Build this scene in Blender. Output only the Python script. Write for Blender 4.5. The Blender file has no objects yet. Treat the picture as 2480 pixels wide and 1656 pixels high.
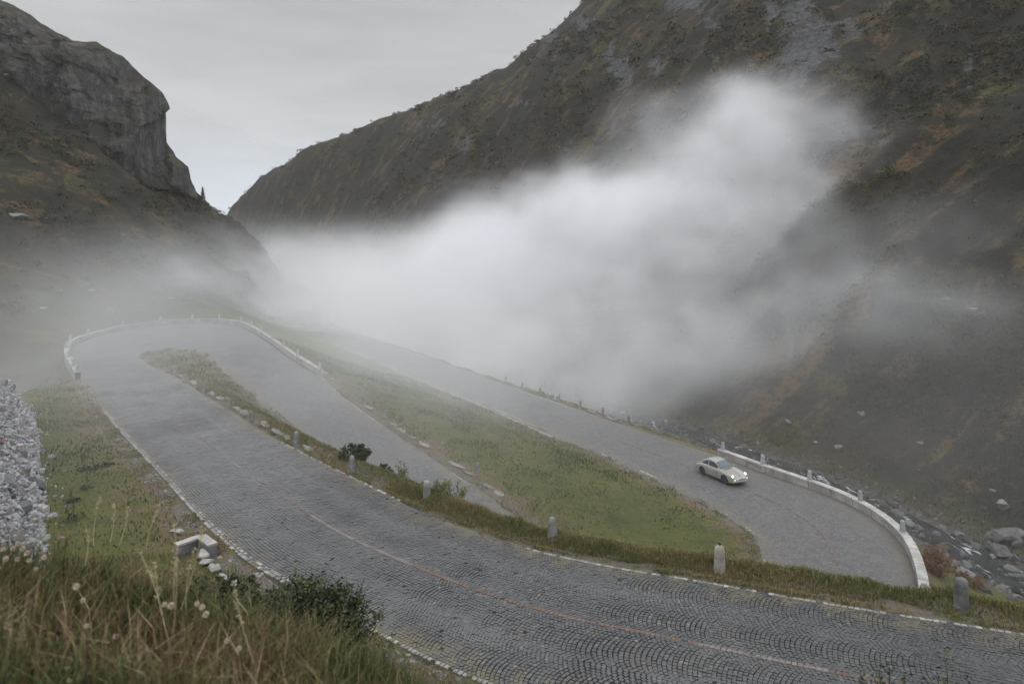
import bpy, math, random
import numpy as np
from mathutils import Vector, Matrix, kdtree

# ------------------------------------------------------------------ camera, sky, sun, exposure
S = bpy.context.scene
COL = S.collection
cam_data = bpy.data.cameras.new('camera')
cam = bpy.data.objects.new('camera', cam_data)
COL.objects.link(cam)
S.camera = cam
cam.location = (0, 0, 0)
cam.rotation_euler = (math.radians(90), 0, 0)
cam_data.sensor_width = 36.0
cam_data.lens = 24.01
cam_data.shift_y = -0.1242
cam_data.clip_start = 0.05
cam_data.clip_end = 6000
cam_data.dof.use_dof = True
cam_data.dof.focus_distance = 40.0
cam_data.dof.aperture_fstop = 2.2

world = bpy.data.worlds.new("World")
S.world = world
world.use_nodes = True
SUN_EL, SUN_AZ = math.radians(52), math.radians(200)     # azimuth measured from +y towards +x
wt = world.node_tree
wbg = wt.nodes['Background']
wbg.inputs['Strength'].default_value = 0.1
sky = wt.nodes.new('ShaderNodeTexSky')
sky.sky_type = 'NISHITA'
sky.sun_disc = False
sky.sun_elevation = SUN_EL
sky.sun_rotation = SUN_AZ
wco = wt.nodes.new('ShaderNodeTexCoord')
wsep = wt.nodes.new('ShaderNodeSeparateXYZ')
wt.links.new(wco.outputs['Generated'], wsep.inputs[0])
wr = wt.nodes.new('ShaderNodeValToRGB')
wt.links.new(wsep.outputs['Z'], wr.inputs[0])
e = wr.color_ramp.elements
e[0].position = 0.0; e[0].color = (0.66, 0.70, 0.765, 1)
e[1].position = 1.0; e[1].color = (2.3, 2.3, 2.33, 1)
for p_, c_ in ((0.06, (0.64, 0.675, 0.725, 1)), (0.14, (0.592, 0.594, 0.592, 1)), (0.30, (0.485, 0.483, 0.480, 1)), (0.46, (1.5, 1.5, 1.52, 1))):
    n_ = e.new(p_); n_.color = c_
wmap = wt.nodes.new('ShaderNodeMapping')
wmap.inputs['Scale'].default_value = (1.2, 1.2, 7.0)
wmap.inputs['Rotation'].default_value = (0, math.radians(9), 0)
wt.links.new(wco.outputs['Generated'], wmap.inputs[0])
wnz = wt.nodes.new('ShaderNodeTexNoise')
wnz.inputs['Scale'].default_value = 2.2
wnz.inputs['Detail'].default_value = 5
wnz.inputs['Roughness'].default_value = 0.55
wt.links.new(wmap.outputs[0], wnz.inputs['Vector'])
wmr = wt.nodes.new('ShaderNodeMapRange')
wmr.inputs['From Min'].default_value = 0.3; wmr.inputs['From Max'].default_value = 0.7
wmr.inputs['To Min'].default_value = 8.55; wmr.inputs['To Max'].default_value = 11.3
wt.links.new(wnz.outputs[0], wmr.inputs[0])
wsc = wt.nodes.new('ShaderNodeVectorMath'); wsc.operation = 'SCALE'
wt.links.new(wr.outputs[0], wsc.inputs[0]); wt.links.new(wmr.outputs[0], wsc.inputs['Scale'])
wmx = wt.nodes.new('ShaderNodeMix'); wmx.data_type = 'RGBA'
wmx.inputs[0].default_value = 0.95
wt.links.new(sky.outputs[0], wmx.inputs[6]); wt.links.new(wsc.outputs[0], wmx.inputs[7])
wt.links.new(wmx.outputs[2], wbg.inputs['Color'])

sun_data = bpy.data.lights.new('sun', 'SUN')
sun_data.energy = 0.6
sun_data.angle = math.radians(25)
sun_data.color = (1.0, 0.97, 0.93)
sun = bpy.data.objects.new('sun', sun_data)
COL.objects.link(sun)
sd = Vector((math.sin(SUN_AZ) * math.cos(SUN_EL), math.cos(SUN_AZ) * math.cos(SUN_EL), math.sin(SUN_EL)))
sun.rotation_euler = (-sd).to_track_quat('-Z', 'Y').to_euler()

S.view_settings.view_transform = 'Standard'
S.view_settings.look = 'None'
S.view_settings.exposure = 0.0
S.view_settings.gamma = 1.0
S.cycles.use_denoising = True
S.cycles.max_bounces = 8
S.cycles.diffuse_bounces = 3
S.cycles.glossy_bounces = 3
S.cycles.volume_bounces = 6
S.cycles.volume_step_rate = 2.0
S.cycles.use_adaptive_sampling = True
S.cycles.adaptive_threshold = 0.02
S.cycles.sample_clamp_indirect = 6.0

# ------------------------------------------------------------------ helpers
F, HY, CX = 1654.0, 520.0, 1240.0     # measured focal length, horizon row and centre column of the photograph


def W(U, V, d):
    return np.array([(U - CX) / F * d, d, (HY - V) / F * d])


def hsh(ix, iy, iz, seed):
    h = (ix.astype(np.int64) * 374761393 + iy.astype(np.int64) * 668265263 + iz.astype(np.int64) * 2147483647 + seed * 974634761) & 0xffffffff
    h = ((h ^ (h >> 13)) * 1274126177) & 0xffffffff
    h = ((h ^ (h >> 16)) * 2246822519) & 0xffffffff
    return ((h ^ (h >> 15)) & 0xffff) / 65535.0


def vnoise(p, seed=0):
    p = np.asarray(p, float)
    i = np.floor(p); fr = p - i
    u = fr * fr * fr * (fr * (fr * 6 - 15) + 10)
    i = i.astype(np.int64)
    r = 0
    for a in (0, 1):
        for b in (0, 1):
            for c in (0, 1):
                w = (u[:, 0] if a else 1 - u[:, 0]) * (u[:, 1] if b else 1 - u[:, 1]) * (u[:, 2] if c else 1 - u[:, 2])
                r = r + w * hsh(i[:, 0] + a, i[:, 1] + b, i[:, 2] + c, seed)
    return r * 2 - 1


def fbm(p, scale, oct=4, seed=0, rough=0.5, ridged=False):
    p = np.asarray(p, float) * scale
    r = np.zeros(len(p)); a = 1.0; t = 0.0
    for o in range(oct):
        n = vnoise(p, seed + o * 17)
        if ridged:
            n = 1 - 2 * np.abs(n)
        r += a * n; t += a; a *= rough; p = p * 2.03 + 11.7
    return r / t


def sstep(a, b, x):
    t = np.clip((x - a) / (b - a), 0, 1)
    return t * t * (3 - 2 * t)


def mesh_obj(name, V, Fc, mat, parent=None, smooth=True, attrs=None, link=True):
    """V (n,3); Fc an array of quads/tris (m,k) or a list of such arrays."""
    me = bpy.data.meshes.new(name)
    V = np.asarray(V, np.float32)
    if not isinstance(Fc, (list, tuple)):
        Fc = [Fc]
    Fc = [np.asarray(q, np.int32) for q in Fc if len(q)]
    me.vertices.add(len(V)); me.vertices.foreach_set('co', V.ravel())
    nl = sum(q.size for q in Fc); nf = sum(len(q) for q in Fc)
    me.loops.add(nl); me.polygons.add(nf)
    me.loops.foreach_set('vertex_index', np.concatenate([q.ravel() for q in Fc]))
    tot = np.concatenate([np.full(len(q), q.shape[1], np.int32) for q in Fc])
    st = np.concatenate([[0], np.cumsum(tot)[:-1]]).astype(np.int32)
    me.polygons.foreach_set('loop_start', st)
    me.polygons.foreach_set('loop_total', tot)
    me.polygons.foreach_set('use_smooth', np.full(nf, bool(smooth)))
    if attrs:
        for k, a in attrs.items():
            a = np.asarray(a, np.float32)
            dom = 'POINT' if len(a) == len(V) else 'FACE'
            at = me.attributes.new(k, 'FLOAT', dom)
            at.data.foreach_set('value', a)
    me.update(calc_edges=True)
    me.validate()
    o = bpy.data.objects.new(name, me)
    if mat is not None:
        me.materials.append(mat)
    if link:
        COL.objects.link(o)
    if parent is not None:
        o.parent = parent
    return o


def tag(o, label=None, cat=None, group=None, kind=None):
    if label: o['label'] = label
    if cat: o['category'] = cat
    if group: o['group'] = group
    if kind: o['kind'] = kind
    return o


def empty(name, loc, rz=0.0):
    o = bpy.data.objects.new(name, None)
    COL.objects.link(o)
    o.location = loc
    o.rotation_euler = (0, 0, rz)
    o.empty_display_size = 0.2
    return o


class NT:
    """small shader-node writer"""
    def __init__(self, name):
        self.m = bpy.data.materials.new(name)
        self.m.use_nodes = True
        self.t = self.m.node_tree
        self.b = self.t.nodes['Principled BSDF']
        self.b.inputs['Roughness'].default_value = 0.85
        self.b.inputs['Specular IOR Level'].default_value = 0.3
        self._co = None

    def n(self, typ, **kw):
        nd = self.t.nodes.new(typ)
        for k, v in kw.items():
            setattr(nd, k, v)
        return nd

    def l(self, a, b):
        self.t.links.new(a, b)

    def co(self):
        if self._co is None:
            self._co = self.n('ShaderNodeTexCoord').outputs['Object']
        return self._co

    def noise(self, scale, detail=4, rough=0.6, vec=None, stretch=None, dist=0.0):
        v = vec or self.co()
        if stretch:
            mp = self.n('ShaderNodeMapping'); mp.inputs['Scale'].default_value = stretch
            self.l(v, mp.inputs[0]); v = mp.outputs[0]
        nd = self.n('ShaderNodeTexNoise')
        nd.inputs['Scale'].default_value = scale; nd.inputs['Detail'].default_value = detail
        nd.inputs['Roughness'].default_value = rough; nd.inputs['Distortion'].default_value = dist
        self.l(v, nd.inputs['Vector'])
        return nd.outputs[0]

    def voro(self, scale, feature='F1', out='Distance', vec=None, stretch=None):
        v = vec or self.co()
        if stretch:
            mp = self.n('ShaderNodeMapping'); mp.inputs['Scale'].default_value = stretch
            self.l(v, mp.inputs[0]); v = mp.outputs[0]
        nd = self.n('ShaderNodeTexVoronoi', feature=feature)
        nd.inputs['Scale'].default_value = scale
        self.l(v, nd.inputs['Vector'])
        return nd.outputs[out]

    def attr(self, name, out='Fac'):
        nd = self.n('ShaderNodeAttribute'); nd.attribute_name = name
        return nd.outputs[out]

    def rng(self, x, a, b, c=0.0, d=1.0):
        nd = self.n('ShaderNodeMapRange'); nd.interpolation_type = 'SMOOTHSTEP'
        for i, q in ((1, a), (2, b), (3, c), (4, d)):
            nd.inputs[i].default_value = q
        self.l(x, nd.inputs[0])
        return nd.outputs[0]

    def math(self, op, a, b=None, clamp=False):
        nd = self.n('ShaderNodeMath', operation=op, use_clamp=clamp)
        for i, q in enumerate((a, b)):
            if q is None: continue
            if isinstance(q, (int, float)): nd.inputs[i].default_value = q
            else: self.l(q, nd.inputs[i])
        return nd.outputs[0]

    def mix(self, fac, a, b, mode='MIX'):
        nd = self.n('ShaderNodeMix', data_type='RGBA', blend_type=mode)
        for i, q in ((0, fac), (6, a), (7, b)):
            if isinstance(q, (int, float)): nd.inputs[i].default_value = q
            elif isinstance(q, tuple): nd.inputs[i].default_value = (*q, 1)
            else: self.l(q, nd.inputs[i])
        return nd.outputs[2]

    def ramp(self, x, stops):
        nd = self.n('ShaderNodeValToRGB')
        el = nd.color_ramp.elements
        while len(el) < len(stops): el.new(0.5)
        for k, (p, c) in enumerate(stops):
            el[k].position = p; el[k].color = (*c, 1)
        self.l(x, nd.inputs[0])
        return nd.outputs[0]

    def color(self, c):
        if isinstance(c, tuple): self.b.inputs['Base Color'].default_value = (*c, 1)
        else: self.l(c, self.b.inputs['Base Color'])

    def rough(self, r):
        if isinstance(r, (int, float)): self.b.inputs['Roughness'].default_value = r
        else: self.l(r, self.b.inputs['Roughness'])

    def bump(self, h, strength=0.5, dist=0.05):
        nd = self.n('ShaderNodeBump')
        nd.inputs['Strength'].default_value = strength; nd.inputs['Distance'].default_value = dist
        self.l(h, nd.inputs['Height']); self.l(nd.outputs[0], self.b.inputs['Normal'])
        return self


# ------------------------------------------------------------------ the road: matched edge points (A = left when driving down)
def z1(x, y): return -9.3 + .043 * x - .055 * y
def z2(x, y): return -19.645 - .0492 * x + .06304 * y
def z3(x, y): return -17.316 + .022 * x - .0334 * y


PAIRS = []
for a, b in [((27, 1), (30, 6.6)), ((15, 7), (17.8, 12.9)), ((10, 9.6), (12.6, 15.5)), ((5.4, 11.8), (8.2, 17.5)), ((2.2, 13.3), (5.2, 19.0)),
             ((-.7, 14.77), (3.0, 20.04)), ((-3.38, 16.87), (.6, 21.5)), ((-6.77, 19.85), (-2.4, 24.1)), ((-8.88, 21.92), (-4.3, 26.2)),
             ((-11.7, 25.3), (-6.9, 29.3)), ((-16.05, 30.9), (-11.2, 34.5)), ((-20.1, 36.05), (-15.1, 39.7)), ((-27.2, 45.2), (-22.1, 49.2)),
             ((-33.0, 53.4), (-27.9, 57)), ]:
    PAIRS.append((a, b, z1(*a), z1(*b)))
N_LEG1 = len(PAIRS)
for a, b, za, zb in [((-36.7, 58.2), (-33.2, 63.2), -13.95, -14.05), ((-39.6, 62.0), (-35.75, 66.3), -14.0, -14.2), ((-43.8, 67.6), (-37.6, 68.9), -14.0, -14.3),
                     ((-47.3, 73.6), (-38.0, 70.5), -14.05, -14.4), ((-48.2, 78.5), (-38.2, 71.8), -14.1, -14.45), ((-47.6, 83.2), (-37.9, 72.8), -14.1, -14.45), ((-45.6, 87), (-37.3, 73.4), -14.1, -14.45),
                     ((-42.4, 89.2), (-36.3, 73.7), -14.15, -14.45), ((-38.7, 89.5), (-34.9, 73.35), -14.2, -14.4), ((-35.2, 87.9), (-32.9, 72), -14.25, -14.35),
                     ((-31.7, 83.6), (-31.3, 70.0), -14.3, -14.3), ((-26.8, 76.2), (-29.2, 66.6), -14.4, -14.2), ((-22.9, 70.1), (-26.2, 62.9), -14.55, -14.45)]:
    PAIRS.append((a, b, za, zb))
for a, b in [((-17.87, 63), (-22.4, 58.4)), ((-14.2, 57.5), (-19, 54.0)), ((-9.63, 51.4), (-14.4, 48.4)), ((-5.2, 45.9), (-9.8, 42.3)), ((-1.3, 41), (-6.1, 37.2)), ((.9, 37.96), (-3.8, 34))]:
    PAIRS.append((a, b, z2(*a), z2(*b)))
for a, b, z in [((3.5, 35), (.5, 28.8), -17.65), ((6.5, 33.2), (6, 25.8), -17.9), ((9.5, 33), (11.2, 25.5), -18.05), ((11.5, 34), (15.4, 27.3), -18.13)]:
    PAIRS.append((a, b, z, z))
for a, b in [((12.83, 35.3), (18.35, 30.9)), ((13.58, 36.95), (20.3, 34.5)), ((13.8, 38.56), (21.5, 38)), ((13.66, 40.3), (21.6, 41.5)), ((12.74, 43.1), (20.6, 44.9)),
             ((10.96, 47.1), (18.1, 49.2)), ((9.3, 50.2), (16.1, 52.9)), ((6.82, 54.5), (12.9, 57.8)), ((3.64, 59.7), (9.45, 63.5)), ((-1.67, 69.0), (4.3, 72.2)),
             ((-5.2, 74.8), (.6, 78.2)), ((-11.4, 84.8), (-5.5, 88.6)), ((-21, 101.0), (-15, 104.6)), ((-29.6, 115), (-23.5, 118.5)), ((-45, 140), (-39, 143.5)), ((-65, 172), (-59, 175.5))]:
    PAIRS.append((a, b, z3(*a), z3(*b)))
PA = np.array([(p[0][0], p[0][1], p[2]) for p in PAIRS], float)
PB = np.array([(p[1][0], p[1][1], p[3]) for p in PAIRS], float)


def catmull(P, sub):
    """Catmull-Rom through P; returns points and the parameter of each"""
    P = np.asarray(P, float)
    Q = np.vstack([2 * P[0] - P[1], P, 2 * P[-1] - P[-2]])
    out = []; par = []
    for i in range(len(P) - 1):
        p0, p1, p2, p3 = Q[i:i + 4]
        for t in np.arange(sub) / sub:
            out.append(.5 * ((2 * p1) + (-p0 + p2) * t + (2 * p0 - 5 * p1 + 4 * p2 - p3) * t * t + (-p0 + 3 * p1 - 3 * p2 + p3) * t ** 3))
            par.append(i + t)
    out.append(P[-1]); par.append(len(P) - 1.0)
    return np.array(out), np.array(par)


SUB = 12
EA, EPAR = catmull(PA, SUB)
EB, _ = catmull(PB, SUB)
# widen nothing: the road sheet spans EA..EB with a slight crown
NT_ = 13
tt = np.linspace(0, 1, NT_)
ROADV = (EA[:, None, :] * (1 - tt)[None, :, None] + EB[:, None, :] * tt[None, :, None])
ROADV[:, :, 2] += (0.05 * (1 - (2 * tt - 1) ** 2))[None, :]
MID = .5 * (EA + EB)
ARC = np.concatenate([[0], np.cumsum(np.linalg.norm(np.diff(MID, axis=0), axis=1))])


def grid_faces(n, m, flip=False):
    i = np.arange(n - 1)[:, None] * m + np.arange(m - 1)[None, :]
    q = np.stack([i, i + 1, i + m + 1, i + m], -1).reshape(-1, 4)
    return q[:, ::-1] if flip else q


def road_at(par, t):
    """point on the road surface at station parameter par and cross position t (0 = A edge)"""
    par = np.asarray(par, float); t = np.asarray(t, float)
    a = np.stack([np.interp(par, EPAR, EA[:, k]) for k in range(3)], -1)
    b = np.stack([np.interp(par, EPAR, EB[:, k]) for k in range(3)], -1)
    p = a * (1 - t)[:, None] + b * t[:, None]
    p[:, 2] += 0.05 * (1 - (2 * t - 1) ** 2)
    return p


def edge_pt(par, side, off, dz=0.0):
    """point off metres outside the A or B edge"""
    par = np.atleast_1d(np.asarray(par, float))
    a = np.stack([np.interp(par, EPAR, EA[:, k]) for k in range(3)], -1)
    b = np.stack([np.interp(par, EPAR, EB[:, k]) for k in range(3)], -1)
    e0 = a if side == 'A' else b
    E_ = EA if side == 'A' else EB
    h = 0.15
    p0 = np.stack([np.interp(par - h, EPAR, E_[:, k]) for k in range(2)], -1)
    p1 = np.stack([np.interp(par + h, EPAR, E_[:, k]) for k in range(2)], -1)
    t = p1 - p0; t /= np.linalg.norm(t, axis=1)[:, None] + 1e-9
    nrm = np.stack([-t[:, 1], t[:, 0]], -1)          # left of travel
    o = (b - a)[:, :2]
    s = np.sign((nrm * o).sum(1))[:, None]
    nrm = nrm * s * (-1 if side == 'A' else 1)
    r = e0.copy()
    r[:, :2] += nrm * off
    r[:, 2] += dz
    return r


# ------------------------------------------------------------------ terrain height from survey points
C = []
def add(*pts):
    for p in pts: C.append(tuple(float(q) for q in p))
for i in range(0, len(EPAR), 6):
    add(EA[i] - (0, 0, .06), EB[i] - (0, 0, .06), MID[i] - (0, 0, .02))
L1 = np.arange(0, N_LEG1, .4)
for p in edge_pt(L1, 'B', 1.35, .02): add(p)
for p in edge_pt(np.arange(0, 8.9, .4), 'B', 2.3, -1.0): add(p)
for p in edge_pt(np.arange(0, 5, .5), 'B', 5.0, -3.6): add(p)
for p in edge_pt(np.arange(9, N_LEG1 - 2, .4), 'B', 1.6, -.15): add(p)
for p in edge_pt(np.arange(2, N_LEG1 + .5, .4), 'A', .9, -.02): add(p)
for p in edge_pt(np.arange(8, N_LEG1, .4), 'A', 3, .1): add(p)
for p in edge_pt(np.arange(8.5, 13, .4), 'A', 5, .15): add(p)
# hairpin A: outside of the parapet the ground drops
for p in edge_pt(np.arange(14.3, 22, .4), 'A', 1.2, -1.6): add(p)
for p in edge_pt(np.arange(22, 27, .4), 'A', 1.2, -.5): add(p)
# leg 2 verges
for p in edge_pt(np.arange(27, 33, .4), 'A', 1.6, .12): add(p)
for p in edge_pt(np.arange(26, 35, .4), 'B', .8, .25): add(p)
# hairpin B outside
for p in edge_pt(np.arange(35, 43, .4), 'B', 1.3, -1.5): add(p)
for p in edge_pt(np.arange(43, 52, .4), 'B', 1.5, -.15): add(p)
for p in edge_pt(np.arange(43, 52, .4), 'B', 4.0, -2.2): add(p)
for p in edge_pt(np.arange(35, 52, .4), 'A', 1.2, .1): add(p)
# foreground bank
add((-3.4, 4.5, -2.35), (-2.5, 4.5, -2.63), (-1.65, 4.5, -2.85), (-1.25, 4.5, -2.98), (-.9, 4.5, -3.15), (-.56, 4.5, -3.35), (0, 4.5, -3.65), (1, 4.5, -4.1), (2.5, 4.5, -4.8),
    (-5.2, 7, -4.7), (-3.9, 7, -5.0), (-2.5, 7, -5.35), (-1.4, 7, -5.7), (0, 7, -6.1), (3, 7, -7.2), (-7.5, 10, -7.3), (-5, 10, -7.7), (-3, 10, -8.1), (0, 10, -8.4), (4, 9.5, -8.7),
    (-1.5, 2, -1.62), (-2.2, 3, -1.92), (-1, 3, -2.2), (0, 3, -2.55), (1, 3, -2.95), (0, 1, -1.65), (0, 0, -1.55), (2, 0, -1.95), (2, 2, -2.75), (-3, 0, -1.2), (-3, 2, -1.45), (-5, 3.5, -1.6),
    (-7, 5, -2.2), (-6, 1, -.8), (-10, 4, 0), (-12, 12, -5.2), (-9.5, 13, -8.4), (-12, 17, -9.6), (-6, 13, -9.2), (-20, 8, 3), (-20, 16, -4), (8, 3, -5.5), (8, 6, -7.8), (15, 0, -6), (15, 4, -8.8), (25, -4, -7))
# rubble bank foot and the ground behind it
RUB = [(-11.2, 15.6), (-12.9, 18.4), (-14.6, 21.2), (-17.2, 25.0), (-20.6, 29.8), (-24.3, 35.0), (-27.6, 39.6), (-31.0, 44.0), (-34.0, 47.5)]
RUBH = [4.2, 4.6, 4.6, 4.6, 4.4, 4.0, 3.2, 2.1, .5]
for (x, y), h in zip(RUB, RUBH):
    z = z1(x, y) + .15
    add((x, y, z), (x - .52 * h, y - .37 * h, z + h * .62), (x - 5, y - 3.6, z + h * 1.15), (x - 12, y - 8, z + h + 5))
# hollow left of the hairpin, meadow and slope up to the cliff
add((-40, 53, -14.4), (-45, 58, -16), (-50, 66, -16.8), (-54, 72, -16.4), (-50, 50, -11), (-58, 60, -12), (-58, 78, -14.6), (-66, 88, -10.8), (-70, 70, -5),
    (-76, 101, -7), (-67, 118, -8.3), (-57, 100, -13.3), (-50, 95, -15.3), (-43, 105, -14.4), (-40, 96, -15.8), (-34, 96, -17), (-62, 160, -13.6), (-56, 185, -17.6), (-41, 165, -24), (-35, 125, -21),
    (-24, 90, -18.6), (-32, 105, -18.8), (-90.6, 200, 4.8), (-86, 215, -3.1), (-74, 205, -9.9), (-84, 150, 3.6), (-90, 120, 2.9), (-109, 145, 19.3), (-99, 158, 21 - 3), (-91, 145, 8.8), (-91, 165, 8),
    (-120, 160, 35), (-115, 162, 29), (-110, 165, 24.4), (-104.5, 168, 15.2), (-97, 172, 10), (-96, 178, 8.2), (-92, 186, 7.4), (-89.6, 195, 5.3),
    (-95, 240, -14), (-85, 245, -24), (-110, 235, -4), (-75, 235, -24), (-135, 185, 28), (-125, 185, 20), (-110, 195, 8), (-160, 200, 32), (-130, 240, 0), (-150, 140, 40), (-130, 110, 22), (-110, 80, 10), (-90, 60, 5), (-120, 50, 25),
    (-100, 260, -36), (-170, 280, 0), (-200, 330, -20))
# stream and valley floor
STREAM = np.array([(60, 8, -17), (45, 22, -19.3), (36, 32, -21.2), (31.2, 40, -22.4), (29.8, 50, -23.1), (25.5, 65, -24.1), (17.5, 83, -25.4), (5, 105, -27.5), (-10, 130, -30.5), (-35, 175, -36), (-60, 220, -42)], float)
SC, SPAR = catmull(STREAM, 8)
for p in SC[::2]: add(p)
for i in range(0, 60, 3):
    t = SC[i + 1] - SC[i]; t /= np.linalg.norm(t); n = np.array([t[1], -t[0], 0])
    add(SC[i] + n * 3.2 + (0, 0, .7), SC[i] - n * 2.6 + (0, 0, .45), SC[i] + n * 7 + (0, 0, 3.0))
add((-100, 290, -50), (-140, 345, -56), (-230, 450, -70), (-400, 650, -95), (-260, 420, -60), (-330, 520, -70))
RIDGE = [((560, 496), 430, (-170, 375, -60)), ((634, 438), 395, (-120, 318, -53)), ((739, 370), 360, (-85, 265, -47)), ((898, 306), 315, (-50, 200, -40)), ((1056, 238), 290, (-25, 158, -34)),
         ((1215, 180), 270, (-8, 127, -30)), ((1267, 132), 267, (-1, 116, -28.7)), ((1320, 90), 265, (5, 105, -27.2)), ((1373, 32), 265, (10, 96, -26.4)), ((1405, 0), 265, (14, 88, -25.8)), ((1500, -90), 262, (20, 77, -24.8)), ((1800, -330), 250, (25, 66, -24)),
         ((2200, -480), 230, (29, 52, -23)), ((2700, -600), 200, (31, 42, -22.4)), ((3300, -700), 160, (38, 30, -20.8)), ((4200, -800), 120, (50, 18, -18.5))]
RID2 = []
for (a_, b_) in zip(RIDGE[:-1], RIDGE[1:]):
    for t in (0, .25, .5, .75):
        RID2.append(((a_[0][0] * (1 - t) + b_[0][0] * t, a_[0][1] * (1 - t) + b_[0][1] * t), a_[1] * (1 - t) + b_[1] * t, tuple(p_ * (1 - t) + q_ * t for p_, q_ in zip(a_[2], b_[2]))))
RID2.append(RIDGE[-1])
for (uv, d, v) in RID2:
    r = W(*uv, d); v = np.array(v, float)
    for t, hh in ((.2, .135), (.4, .31), (.6, .51), (.8, .745), (1, 1)):
        p = v + (r - v) * t; p[2] = v[2] + (r[2] - v[2]) * hh
        add(p)
    dv = (r - v); dv[2] = 0; dv /= np.linalg.norm(dv)
    add(r + dv * 25 + (0, 0, 0.5), r + dv * 90 - (0, 0, 18))
    if uv[1] < -50:
        add(r + dv * 60 + (0, 0, 25))
CP = np.array(C)
# merge near-duplicate survey points
key = {}
for p in CP: key.setdefault((round(p[0] / .25), round(p[1] / .25)), []).append(p)
CP = np.array([np.mean(v, 0) for v in key.values()])


def rbf_fit(P):
    n = len(P)
    D_ = np.linalg.norm(P[:, None, :2] - P[None, :, :2], axis=2)
    A = np.zeros((n + 3, n + 3))
    A[:n, :n] = D_ + np.eye(n) * -0.02
    A[:n, n] = 1; A[:n, n + 1:] = P[:, :2]; A[n:, :n] = A[:n, n:].T
    b = np.concatenate([P[:, 2], [0, 0, 0]])
    return np.linalg.solve(A, b)


RW = rbf_fit(CP)


def rbf(xy):
    xy = np.asarray(xy, float)
    out = np.empty(len(xy)); n = len(CP)
    for i in range(0, len(xy), 8000):
        q = xy[i:i + 8000]
        d = np.sqrt(((q[:, None, :] - CP[None, :, :2]) ** 2).sum(2))
        out[i:i + 8000] = d @ RW[:n] + RW[n] + q @ RW[n + 1:]
    return out


_tk = np.linspace(0, 1, 33)
KDW = EA[:, None, :] * (1 - _tk)[None, :, None] + EB[:, None, :] * _tk[None, :, None]
KDW[:, :, 2] += (0.05 * (1 - (2 * _tk - 1) ** 2))[None, :]
kd_pts = KDW.reshape(-1, 3)
KD = kdtree.KDTree(len(kd_pts))
for i, p in enumerate(kd_pts): KD.insert((p[0], p[1], 0), i)
KD.balance()
SKD = kdtree.KDTree(len(SC) * 4)
sfine = np.stack([np.interp(np.linspace(0, len(STREAM) - 1, len(SC) * 4), SPAR, SC[:, k]) for k in range(3)], -1)
for i, p in enumerate(sfine): SKD.insert((p[0], p[1], 0), i)
SKD.balance()


def road_dist(xy, lim=1e9):
    d = np.full(len(xy), 99.0); z = np.zeros(len(xy)); st = np.zeros(len(xy))
    for i, (x, y) in enumerate(xy):
        co, j, dd = KD.find((x, y, 0))
        d[i] = dd; z[i] = kd_pts[j][2]; st[i] = j // 33
    return d, z, st


def stream_dist(xy):
    d = np.full(len(xy), 99.0); z = np.zeros(len(xy))
    for i, (x, y) in enumerate(xy):
        co, j, dd = SKD.find((x, y, 0)); d[i] = dd; z[i] = sfine[j][2]
    return d, z


def inside_road(xy):
    """signed distance outside the road sheet (0 inside)"""
    d, z, st = road_dist(xy)
    # sample spacing: cross ~0.6 m, along ~0.6 m -> treat less than 0.55 as inside
    return d, z, st


def ground_z(xy, detail=True, full=False):
    xy = np.asarray(xy, float)
    z = rbf(xy)
    x, y = xy[:, 0], xy[:, 1]
    sd, sz = stream_dist(xy)
    near = (y < 190)
    rd = np.full(len(xy), 99.0); rz = z.copy()
    idx = np.where(near)[0]
    d_, z_, s_ = road_dist(xy[idx])
    rd[idx] = d_; rz[idx] = z_
    right = sstep(2, 22, (x - np.interp(y, [8, 22, 32, 40, 50, 65, 83, 105, 130, 175, 220, 345, 650], [60, 45, 36, 31.2, 29.8, 25.5, 17.5, 5, -10, -35, -60, -140, -400])))
    far = sstep(95, 170, y)
    left = sstep(2, 30, -x - 45) * sstep(60, 90, y)
    mt = np.clip(np.maximum(right, np.maximum(left * .6, far * (x < 1e9) * .6)), 0, 1)
    p3 = np.stack([x, y, z], -1)
    if detail:
        farr = 1 - .72 * sstep(215, 300, y)
        big = farr * ((fbm(p3, 1 / 38., 5, 3, .5, True) - .35) * 1.6 + fbm(p3, 1 / 26., 4, 5, .5) * 3.0) * mt * (.35 + .65 * sstep(60, 160, y))
        con = -.32 * x + .95 * y                       # along the contour of the right slope
        fal = .95 * x + .32 * y + .6 * z
        gul = farr * ((fbm(np.stack([con, fal * .16, z * 0], -1), 1 / 19., 4, 9, .55, True) - .35) * 3.4 + fbm(np.stack([con, fal * .25, z * 0], -1), 1 / 6., 3, 19, .55, True) * .9) * right * sstep(4, 40, np.hypot(x - 30, y - 45))
        gul -= .35 * farr * right
        gul += fbm(np.stack([y * .9 + x * .5, x * .15, z * .2], -1), 1 / 14., 4, 29, .55, True) * 1.8 * left * sstep(110, 140, y)
        med = fbm(p3, 1 / 8., 4, 21, .55) * (1.25 * mt + .09)
        sml = fbm(p3, 1 / 1.6, 3, 33, .5) * (.25 * mt + .045)
        z = z + (big + gul) + (med + sml)
    # the road bed
    k = sstep(.22, .95, rd)
    z = np.where(rd < .95, (rz - .05 - .0022 * np.clip(y - 35, 0, 60)) * (1 - k) + z * k, z)
    if full:
        return z, rd, sd, sz, mt, right
    return z


def gz1(x, y):
    return float(ground_z(np.array([[x, y]]))[0])


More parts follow.
